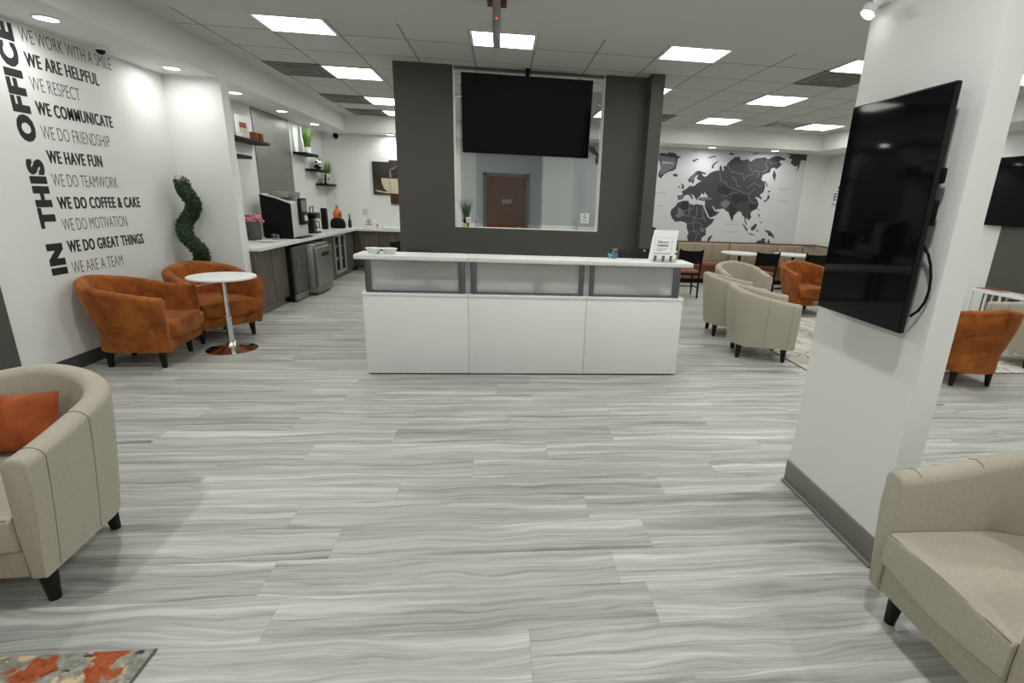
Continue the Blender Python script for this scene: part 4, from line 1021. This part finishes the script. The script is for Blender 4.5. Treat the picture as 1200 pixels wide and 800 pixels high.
canvas(-2.40, -2.06, 1.385, 2.285, 'taller middle canvas of the coffee cup picture, cut off by the partition', [('saucer_image', COFC, sau), ('cup_image', COFC, cup),
   ('steam_image', COFS, [(-2.41, 1.93), (-2.36, 1.93), (-2.36, 2.02), (-2.39, 2.10), (-2.33, 2.13), (-2.26, 2.16), (-2.29, 2.24), (-2.25, 2.15), (-2.31, 2.10), (-2.41, 2.09)])], .27)

# ------------------------------------------------------------------ world map mural (flat print at its real size on the back wall)
MAP_LAND = [[(3.28,2.645),(3.41,2.651),(3.45,2.627),(3.47,2.666),(3.56,2.664),(3.64,2.649),(3.67,2.606),(3.77,2.598),(3.69,2.55),(3.69,2.486),(3.68,2.428),(3.67,2.35),(3.62,2.31),(3.53,2.286),(3.43,2.231),(3.36,2.137),(3.3,2.18),(3.3,2.244),(3.34,2.349),(3.31,2.462),(3.28,2.512),(3.28,2.588)],[(3.62,2.239),(3.66,2.247),(3.73,2.237),(3.72,2.204),(3.68,2.183),(3.63,2.201)],[(4.01,2.539),(4.07,2.548),(4.09,2.568),(4.16,2.565),(4.09,2.53),(4.06,2.49),(4.03,2.514)],[(4.48,2.386),(4.45,2.411),(4.48,2.477),(4.53,2.518),(4.6,2.553),(4.59,2.527),(4.53,2.486),(4.5,2.439),(4.5,2.394)],[(4.36,2.606),(4.43,2.629),(4.53,2.646),(4.52,2.62),(4.45,2.61),(4.37,2.588)],[(3.82,2.055),(3.86,2.048),(3.9,1.984),(3.87,1.95),(3.83,1.957),(3.85,1.998)],[(3.76,1.986),(3.8,2.013),(3.8,1.98),(3.77,1.962)],[(4.0,2.079),(3.96,2.13),(3.99,2.183),(4.07,2.252),(4.12,2.312),(4.19,2.335),(4.24,2.318),(4.35,2.29),(4.34,2.263),(4.26,2.273),(4.28,2.235),(4.33,2.211),(4.38,2.239),(4.43,2.294),(4.5,2.329),(4.6,2.359),(4.64,2.342),(4.63,2.406),(4.65,2.472),(4.69,2.422),(4.71,2.345),(4.74,2.372),(4.71,2.436),(4.74,2.456),(4.78,2.446),(4.79,2.494),(4.85,2.56),(4.95,2.643),(5.06,2.651),(5.07,2.601),(5.14,2.581),(5.24,2.617),(5.31,2.565),(5.42,2.633),(5.52,2.654),(5.64,2.667),(5.69,2.63),(5.82,2.691),(5.92,2.712),(6.03,2.678),(6.09,2.664),(6.08,2.624),(5.99,2.628),(5.96,2.579),(6.03,2.55),(5.98,2.484),(5.91,2.433),(5.87,2.471),(5.8,2.444),(5.78,2.363),(5.71,2.344),(5.63,2.308),(5.61,2.202),(5.69,2.173),(5.72,2.069),(5.7,1.953),(5.64,1.902),(5.62,1.885),(5.68,1.83),(5.68,1.788),(5.62,1.828),(5.53,1.849),(5.53,1.824),(5.58,1.793),(5.63,1.695),(5.6,1.594),(5.51,1.55),(5.48,1.523),(5.47,1.489),(5.5,1.407),(5.45,1.338),(5.41,1.378),(5.36,1.393),(5.42,1.252),(5.42,1.218),(5.36,1.317),(5.33,1.418),(5.28,1.449),(5.25,1.515),(5.18,1.529),(5.09,1.426),(5.08,1.333),(5.05,1.324),(5.0,1.422),(4.95,1.512),(4.9,1.519),(4.86,1.567),(4.78,1.572),(4.75,1.55),(4.7,1.565),(4.67,1.522),(4.59,1.62),(4.57,1.611),(4.64,1.512),(4.67,1.502),(4.76,1.508),(4.69,1.429),(4.55,1.365),(4.49,1.447),(4.4,1.596),(4.4,1.647),(4.4,1.714),(4.27,1.726),(4.23,1.757),(4.28,1.784),(4.37,1.796),(4.45,1.799),(4.43,1.84),(4.38,1.871),(4.4,1.906),(4.36,1.887),(4.35,1.845),(4.3,1.876),(4.27,1.817),(4.26,1.792),(4.22,1.774),(4.22,1.715),(4.18,1.755),(4.13,1.82),(4.06,1.85),(4.12,1.77),(4.1,1.736),(4.03,1.824),(3.97,1.83),(3.92,1.812),(3.88,1.735),(3.79,1.715),(3.76,1.805),(3.88,1.827),(3.85,1.9),(3.92,1.936),(4.01,2.005),(4.02,2.055),(4.02,2.028),(4.05,2.009),(4.12,2.019),(4.19,2.087),(4.27,2.13),(4.21,2.134),(4.15,2.171),(4.18,2.244),(4.15,2.242),(4.1,2.175),(4.1,2.11),(4.08,2.05),(4.04,2.107)],[(3.78,1.656),(3.9,1.703),(4.02,1.708),(4.05,1.65),(4.16,1.621),(4.19,1.647),(4.36,1.628),(4.38,1.579),(4.49,1.397),(4.55,1.347),(4.66,1.351),(4.61,1.246),(4.48,1.139),(4.5,1.001),(4.41,0.929),(4.41,0.85),(4.11,0.841),(4.07,0.953),(4.1,1.023),(4.04,1.15),(4.04,1.227),(3.96,1.259),(3.89,1.273),(3.78,1.252),(3.7,1.318),(3.65,1.4),(3.65,1.501),(3.73,1.571)],[(4.55,0.863),(4.56,0.934),(4.64,1.006),(4.65,0.98),(4.61,0.883),(4.59,0.861)],[(3.22,1.148),(3.29,1.133),(3.37,1.102),(3.34,1.033),(3.3,0.946),(3.28,0.859),(3.21,0.822),(3.18,1.147)],[(5.74,1.733),(5.74,1.783),(5.8,1.801),(5.81,1.901),(5.84,1.902),(5.86,1.837),(5.82,1.786),(5.76,1.742)],[(5.79,1.958),(5.81,1.991),(5.86,1.985),(5.83,1.951)],[(5.69,2.181),(5.72,2.182),(5.78,2.071),(5.76,2.07)],[(5.87,2.431),(5.93,2.321),(5.92,2.183),(5.85,2.301)],[(6.08,2.772),(6.57,2.769),(6.57,2.639),(6.45,2.649),(6.43,2.488),(6.37,2.372),(6.4,2.487),(6.4,2.535),(6.33,2.508),(6.22,2.575),(6.24,2.655),(6.14,2.683),(6.2,2.733)],[(5.65,1.479),(5.68,1.489),(5.7,1.43),(5.67,1.429)],[(5.71,1.313),(5.77,1.332),(5.75,1.289)],[(5.62,1.595),(5.65,1.605),(5.64,1.559)],[(5.31,1.274),(5.34,1.266),(5.45,1.151),(5.45,1.1),(5.41,1.133)],[(5.46,1.083),(5.57,1.053),(5.67,1.03),(5.57,1.024),(5.48,1.063)],[(5.52,1.179),(5.61,1.275),(5.66,1.269),(5.64,1.192),(5.6,1.13),(5.54,1.137)],[(5.66,1.098),(5.67,1.159),(5.7,1.142),(5.72,1.092),(5.69,1.125)],[(5.85,1.164),(5.91,1.141),(5.98,1.135),(6.06,1.068),(6.12,0.984),(6.08,0.983),(6.02,1.024),(5.96,1.022),(5.94,1.082),(5.86,1.131)],[(5.67,0.86),(5.76,0.929),(5.79,0.905),(5.82,0.966),(5.9,0.96),(5.9,0.891),(5.95,0.865)],[(5.96,0.865),(5.97,0.962),(6.02,0.894),(6.03,0.863)],[(5.08,1.308),(5.11,1.309),(5.11,1.284)],[(4.8,2.699),(4.86,2.725),(4.94,2.689),(4.85,2.678)],[(5.32,2.723),(5.38,2.742),(5.49,2.75),(5.37,2.71)],[(1.74,2.695),(1.89,2.702),(1.93,2.621),(1.99,2.569),(2.03,2.585),(2.03,2.404),(1.94,2.344),(1.91,2.454),(1.95,2.512),(1.81,2.588)]]
MAP_PALE = [[(3.29,2.601),(3.45,2.583),(3.64,2.566),(3.66,2.44),(3.6,2.348),(3.5,2.304),(3.36,2.208),(3.32,2.258),(3.35,2.362),(3.32,2.488)],[(3.8,1.557),(3.96,1.454),(3.95,1.402),(3.83,1.339),(3.75,1.387),(3.81,1.423)],[(4.75,1.695),(4.87,1.765),(4.97,1.703),(4.92,1.619),(4.84,1.58),(4.77,1.63)],[(4.27,1.764),(4.37,1.793),(4.55,1.79),(4.55,1.756),(4.31,1.732)],[(4.34,1.169),(4.45,1.138),(4.45,1.051),(4.37,1.066)],[(4.0,2.118),(4.02,2.178),(4.1,2.253),(4.15,2.294),(4.11,2.215),(4.07,2.134)],[(3.81,1.807),(3.88,1.802),(3.86,1.751),(3.8,1.741)]]
MAP_BLACK = [[(4.98,1.835),(5.01,1.935),(5.18,1.876),(5.36,1.866),(5.38,1.802),(5.29,1.732),(5.16,1.711),(5.1,1.659),(5.0,1.737)],[(4.66,2.025),(4.85,2.065),(4.98,1.973),(4.91,1.84),(4.75,1.866),(4.64,1.927)],[(3.92,1.695),(4.01,1.699),(4.04,1.566),(3.96,1.487),(3.82,1.575)],[(4.26,1.405),(4.35,1.391),(4.34,1.34),(4.26,1.354)],[(4.97,1.687),(5.15,1.578),(5.08,1.442),(5.05,1.357),(4.99,1.456),(4.95,1.587)],[(4.44,1.581),(4.55,1.551),(4.7,1.489),(4.55,1.381)],[(5.4,1.703),(5.58,1.71),(5.61,1.645),(5.55,1.576),(5.43,1.588)]]
MAP_BORDERS = [[(4.81,2.447),(4.91,2.341),(5.18,2.305),(5.22,2.177)],[(5.27,2.532),(5.31,2.438),(5.37,2.377),(5.51,2.383),(5.54,2.32),(5.51,2.254)],[(5.7,2.631),(5.65,2.533),(5.71,2.456),(5.72,2.424),(5.6,2.355)],[(4.66,2.298),(4.69,2.155),(4.8,2.112),(4.87,2.033),(5.09,1.978),(5.35,1.89),(5.5,2.01)],[(4.94,2.246),(5.05,2.138),(5.08,2.042),(5.18,2.063)],[(5.22,2.177),(5.26,2.26),(5.43,2.331)],[(5.3,2.019),(5.46,2.139),(5.6,2.063),(5.66,2.099)],[(5.71,2.599),(5.79,2.547),(5.91,2.576)],[(4.75,1.875),(4.82,1.829),(4.98,1.9),(5.1,1.922)],[(5.36,1.866),(5.43,1.738),(5.56,1.693)],[(3.79,1.557),(3.94,1.495),(4.06,1.516),(4.15,1.57)],[(4.05,1.65),(4.06,1.516),(4.06,1.398)],[(4.22,1.589),(4.24,1.404),(4.18,1.3)],[(3.95,1.394),(4.13,1.384),(4.28,1.338),(4.42,1.377)],[(4.08,1.228),(4.25,1.269),(4.41,1.205)],[(4.1,1.057),(4.28,1.081),(4.36,0.997)],[(4.18,1.3),(4.2,1.13),(4.29,0.994),(4.28,0.864)],[(4.36,1.578),(4.39,1.376),(4.47,1.276)]]
MY = 11.40
mu = thing('wall_mural', 'large grey world map mural above the tan banquette', 'mural', (4.0, MY, .85))
def mpt(p, d): return (p[0]-4.0, -d, p[1]-.85)
obj('paper', box(nb(), 1.48-4.0, 6.58-4.0, -.006, 0, 0, 1.915), MAPBG, mu)
def clampz(p): return (max(1.49, min(6.575, p[0])), max(.852, min(2.765, p[1])))
def mlayer(name, polys, m, d):
    for pl in polys:
        b = nb(); flatpoly(b, [mpt(clampz(p), d) for p in pl], (0, 1, 0), .0012); obj(name, b, m, mu)
mlayer('landmass', MAP_LAND, MAPLAND, .0075)
mlayer('pale_country', MAP_PALE, MAPPALE, .0085)
mlayer('dark_country', MAP_BLACK, MAPBLACK, .0083)
b = nb()
for ln in MAP_BORDERS: tube(b, [mpt(p, .0086) for p in ln], .0075, 4)
for v in b.verts: v.co.y = -.0086+(v.co.y+.0086)*.1
o = obj('border_lines', b, MAPLINE, mu)
for wd, x, z, w_ in (('ATLANTIC', 3.10, 1.826, .42), ('OCEAN', 3.22, 1.56, .25), ('PACIFIC', 6.04, 2.02, .28), ('OCEAN', 6.06, 1.762, .25), ('OCEAN', 4.95, 1.061, .26), ('INDIAN', 4.93, 1.22, .28), ('GREENLAND', 3.36, 2.44, .24), ('ARCTIC OCEAN', 4.0, 2.69, .5)):
    obj('lettering', text_bm(wd, w_, .038, mpt((x, z), .0088 if wd == 'GREENLAND' else .0062), (1, 0, 0), (0, 0, 1), 0, .001), WHITE if wd == 'GREENLAND' else MAPTXT, mu)
# lettering on the right wall, cut off by the portrait television from here
rl = thing('wall_lettering', 'dark stacked letters on the right wall beside the portrait television', 'lettering', (RX, 11.0, 0))
for wd, y, z, w_, h_ in (('OUT', .02, 1.72, .24, .06), ('EF', -.015, 1.83, .22, .15), ('S', -.09, 2.0, .13, .13), ('c', -.14, 2.17, .09, .09)):
    obj('letters', text_bm(wd, w_, h_, (0, y, z), (0, -1, 0), (0, 0, 1), .02), INKG, rl)

# ------------------------------------------------------------------ banquette
bq = thing('banquette', 'long tan upholstered banquette with brown seat along the mural wall', 'banquette', (4.4, 11.39, 0))
xs = [-2.9, -1.75, -.57, .62, 1.75, 2.36]
obj('plinth', box(nb(), -2.9, 2.68, -.50, -.02, 0, .10), BLACKM, bq)
obj('base', box(nb(), -2.9, 2.68, -.54, -.02, .10, .36), LEATHER, bq)
for a, c in zip(xs, xs[1:]):
    b = nb(); box(b, a+.006, c-.006, -.60, -.10, .36, .46, .03, 3); obj('seat', b, LEATHER, bq)
    b = nb(); box(b, a+.006, c-.006, -.16, -.02, .42, .835, .035, 3)
    obj('backrest', b, TAUPE, bq)
    for k in (1, 2):
        b = tube(nb(), [(a+(c-a)*k/3, -.1605, .47), (a+(c-a)*k/3, -.1605, .80)], .004, 6); obj('seam', b, BROWNTRIM, bq)
pl = [(2.36, -.02), (2.36, -.16), (2.42, -.17), (2.48, -.21), (2.52, -.27), (2.53, -.34), (2.53, -2.4), (2.67, -2.4), (2.67, -.02)]
b = prism(nb(), pl, .42, .835, .03, 3); obj('corner_backrest', b, TAUPE, bq)
b = nb(); box(b, 2.15, 2.60, -2.4, -.60, .36, .46, .03, 3); obj('side_seat', b, LEATHER, bq); obj('side_base', box(nb(), 2.2, 2.62, -2.4, -.54, .1, .36), LEATHER, bq)
b = nb(); box(b, -2.9, 2.69, -.11, 0, .837, .862, .003); box(b, 2.58, 2.69, -2.4, -.11, .837, .862, .003); obj('top_rail', b, BROWNTRIM, bq)

def cafe_table(loc, label):
    t = thing('cafe_table', label, 'table', loc, 0, 'round white cafe tables')
    b = nb(); lathe(b, [(0, .72), (.36, .72), (.365, .73), (.365, .745), (.36, .75), (0, .75)], n=48); obj('tabletop', b, WHITE, t)
    b = nb(); cyl(b, (0, 0, .03), (0, 0, .70), .03, n=16); lathe(b, [(0, .70), (.13, .70), (.13, .72), (0, .72)], n=20); obj('column', b, BLACK, t)
    b = nb()
    for k in range(4): a = PI/2*k+PI/4; tube(b, [(0, 0, .045), (.15*math.cos(a), .15*math.sin(a), .035), (.28*math.cos(a), .28*math.sin(a), .014)], [.028, .022, .014], 8)
    obj('foot', b, BLACK, t)
    return t
cafe_table((3.05, 10.05, 0), 'round white cafe table half hidden behind the sign holder')
cafe_table((4.72, 10.05, 0), 'round white cafe table between two black chairs, middle of the banquette')
cafe_table((5.85, 10.05, 0), 'round white cafe table nearest the banquette corner')
def cafe_chair(label):
    t = thing('cafe_chair', label, 'chair', (0, 0, 0), 0, 'black cafe chairs')
    b = nb(); box(b, -.20, .20, -.20, .20, .445, .49, .018, 3); obj('seat', b, LEATHER, t)
    b = nb(); box(b, -.205, .205, -.20, .195, .41, .446, .004); obj('seat_frame', b, BLACKM, t)
    for s_ in (-1, 1):
        b = nb(); tube(b, [(s_*.195, .19, 0), (s_*.195, .19, .44), (s_*.20, .215, .66), (s_*.205, .25, .87)], [.017, .018, .018, .016], 8); obj('rear_post', b, BLACKM, t)
        b = nb(); tube(b, [(s_*.19, -.18, .42), (s_*.195, -.19, 0)], [.018, .015], 8); obj('leg', b, BLACKM, t)
        b = nb(); tube(b, [(s_*.192, -.18, .18), (s_*.192, .18, .18)], .010, 6); obj('stretcher', b, BLACKM, t)
    b = nb(); n = 8
    def bk(u, v): return (u*.195, .205+.045*v+.025*(1-u*u), .62+.235*v-.012*(1-u*u)*v)
    V = [[b.verts.new(bk(i/4-1, j/4)) for i in range(9)] for j in range(5)]
    U = [[b.verts.new(Vector(bk(i/4-1, j/4))+Vector((0, .02, 0))) for i in range(9)] for j in range(5)]
    for j in range(4):
        for i in range(8): b.faces.new((V[j][i], V[j][i+1], V[j+1][i+1], V[j+1][i])); b.faces.new((U[j][i], U[j+1][i], U[j+1][i+1], U[j][i+1]))
    per = [(0, i) for i in range(8)]+[(j, 8) for j in range(4)]+[(4, i) for i in range(8, 0, -1)]+[(j, 0) for j in range(4, 0, -1)]
    for k in range(len(per)):
        a = per[k]; c = per[(k+1) % len(per)]; b.faces.new((V[a[0]][a[1]], U[a[0]][a[1]], U[c[0]][c[1]], V[c[0]][c[1]]))
    obj('backrest', b, BLACKM, t)
    b = nb(); tube(b, [(-.19, -.02, .18), (.19, -.02, .18)], .010, 6); obj('cross_bar', b, BLACKM, t)
    return t
k0 = cafe_chair('black cafe chair with brown seat right behind the desk end')
k0.location = (3.34, 9.22, 0); k0.rotation_euler = (0, 0, facing(.05, 1))
dup(k0, (4.72, 9.15, 0), facing(0, 1), 'black cafe chair between a cream and an orange armchair', 'black cafe chairs')
dup(k0, (5.62, 9.10, 0), facing(0, 1), 'black cafe chair behind the far orange armchair', 'black cafe chairs')

# coffee table by the stub, console with flowers
t = thing('coffee_table', 'low grey coffee table on the pale rug beside the wall stub', 'table', (4.70, 6.15, .008))
b = nb(); box(b, -.55, .55, -.32, .32, .39, .43, .006); obj('tabletop', b, wood_v('grey_table_wood', (.10, .095, .085), (.20, .19, .17), 0), t)
obj('shelf', box(nb(), -.36, .36, -.2, .2, .12, .14, .004), STEELD, t)
for x in (-.36, .36):
    for y in (-.2, .2): obj('leg', box(nb(), x-.025, x+.025, y-.025, y+.025, 0, .39, .004), STEELD, t)
t = thing('console_table', 'narrow white console table with slim legs along the right wall', 'table', (6.80, 5.75, 0))
obj('tabletop', box(nb(), -.19, .19, -.90, .90, .605, .635, .004), WHITE, t)
for y in (-.88, -.60, .0, .45, .66, .88):
    for x in (-.17, .17):
        obj('leg', box(nb(), x-.012, x+.012, y-.012, y+.012, 0, .605, .002), WHITE, t)
for x in (-.17, .17): obj('bottom_bar', box(nb(), x-.012, x+.012, -.88, .88, .05, .075, .002), WHITE, t)
t = thing('book', 'flat brown book on the end of the white console table', 'book', (6.78, 6.48, .635), R(4)); obj('pages', box(nb(), -.11, .11, -.14, .14, .003, .02), PAPER, t); b = nb(); box(b, -.115, .115, -.145, .145, 0, .003); box(b, -.115, .115, -.145, .145, .02, .024); obj('cover', b, LEATHER, t)
t = thing('flower_pot', 'white flowers with dark leaves in a pale pot on the console', 'flowers', (6.76, 5.86, .635))
b = nb(); lathe(b, [(0, 0), (.075, 0), (.09, .16), (.08, .16), (.075, .14), (0, .14)], n=24); obj('pot', b, mat('pale_stone_pot', (.45, .46, .45), .6, noise=.15, nscale=30), t)
b = nb(); rn = random.Random(4)
for k in range(60):
    a = rn.uniform(0, 2*PI); rr = .12*math.sqrt(rn.random()); ball(b, (rr*math.cos(a), rr*math.sin(a), .25+.10*rn.random()), rn.uniform(.018, .03), 1, (1, 1, .7))
obj('blooms', b, PETAL, t)
obj('leaves', leafclump([(-.08, 0, .17), (0, 0, .20), (.08, 0, .17)], lambda u: .08, 120, 3, .045), LEAF, t)
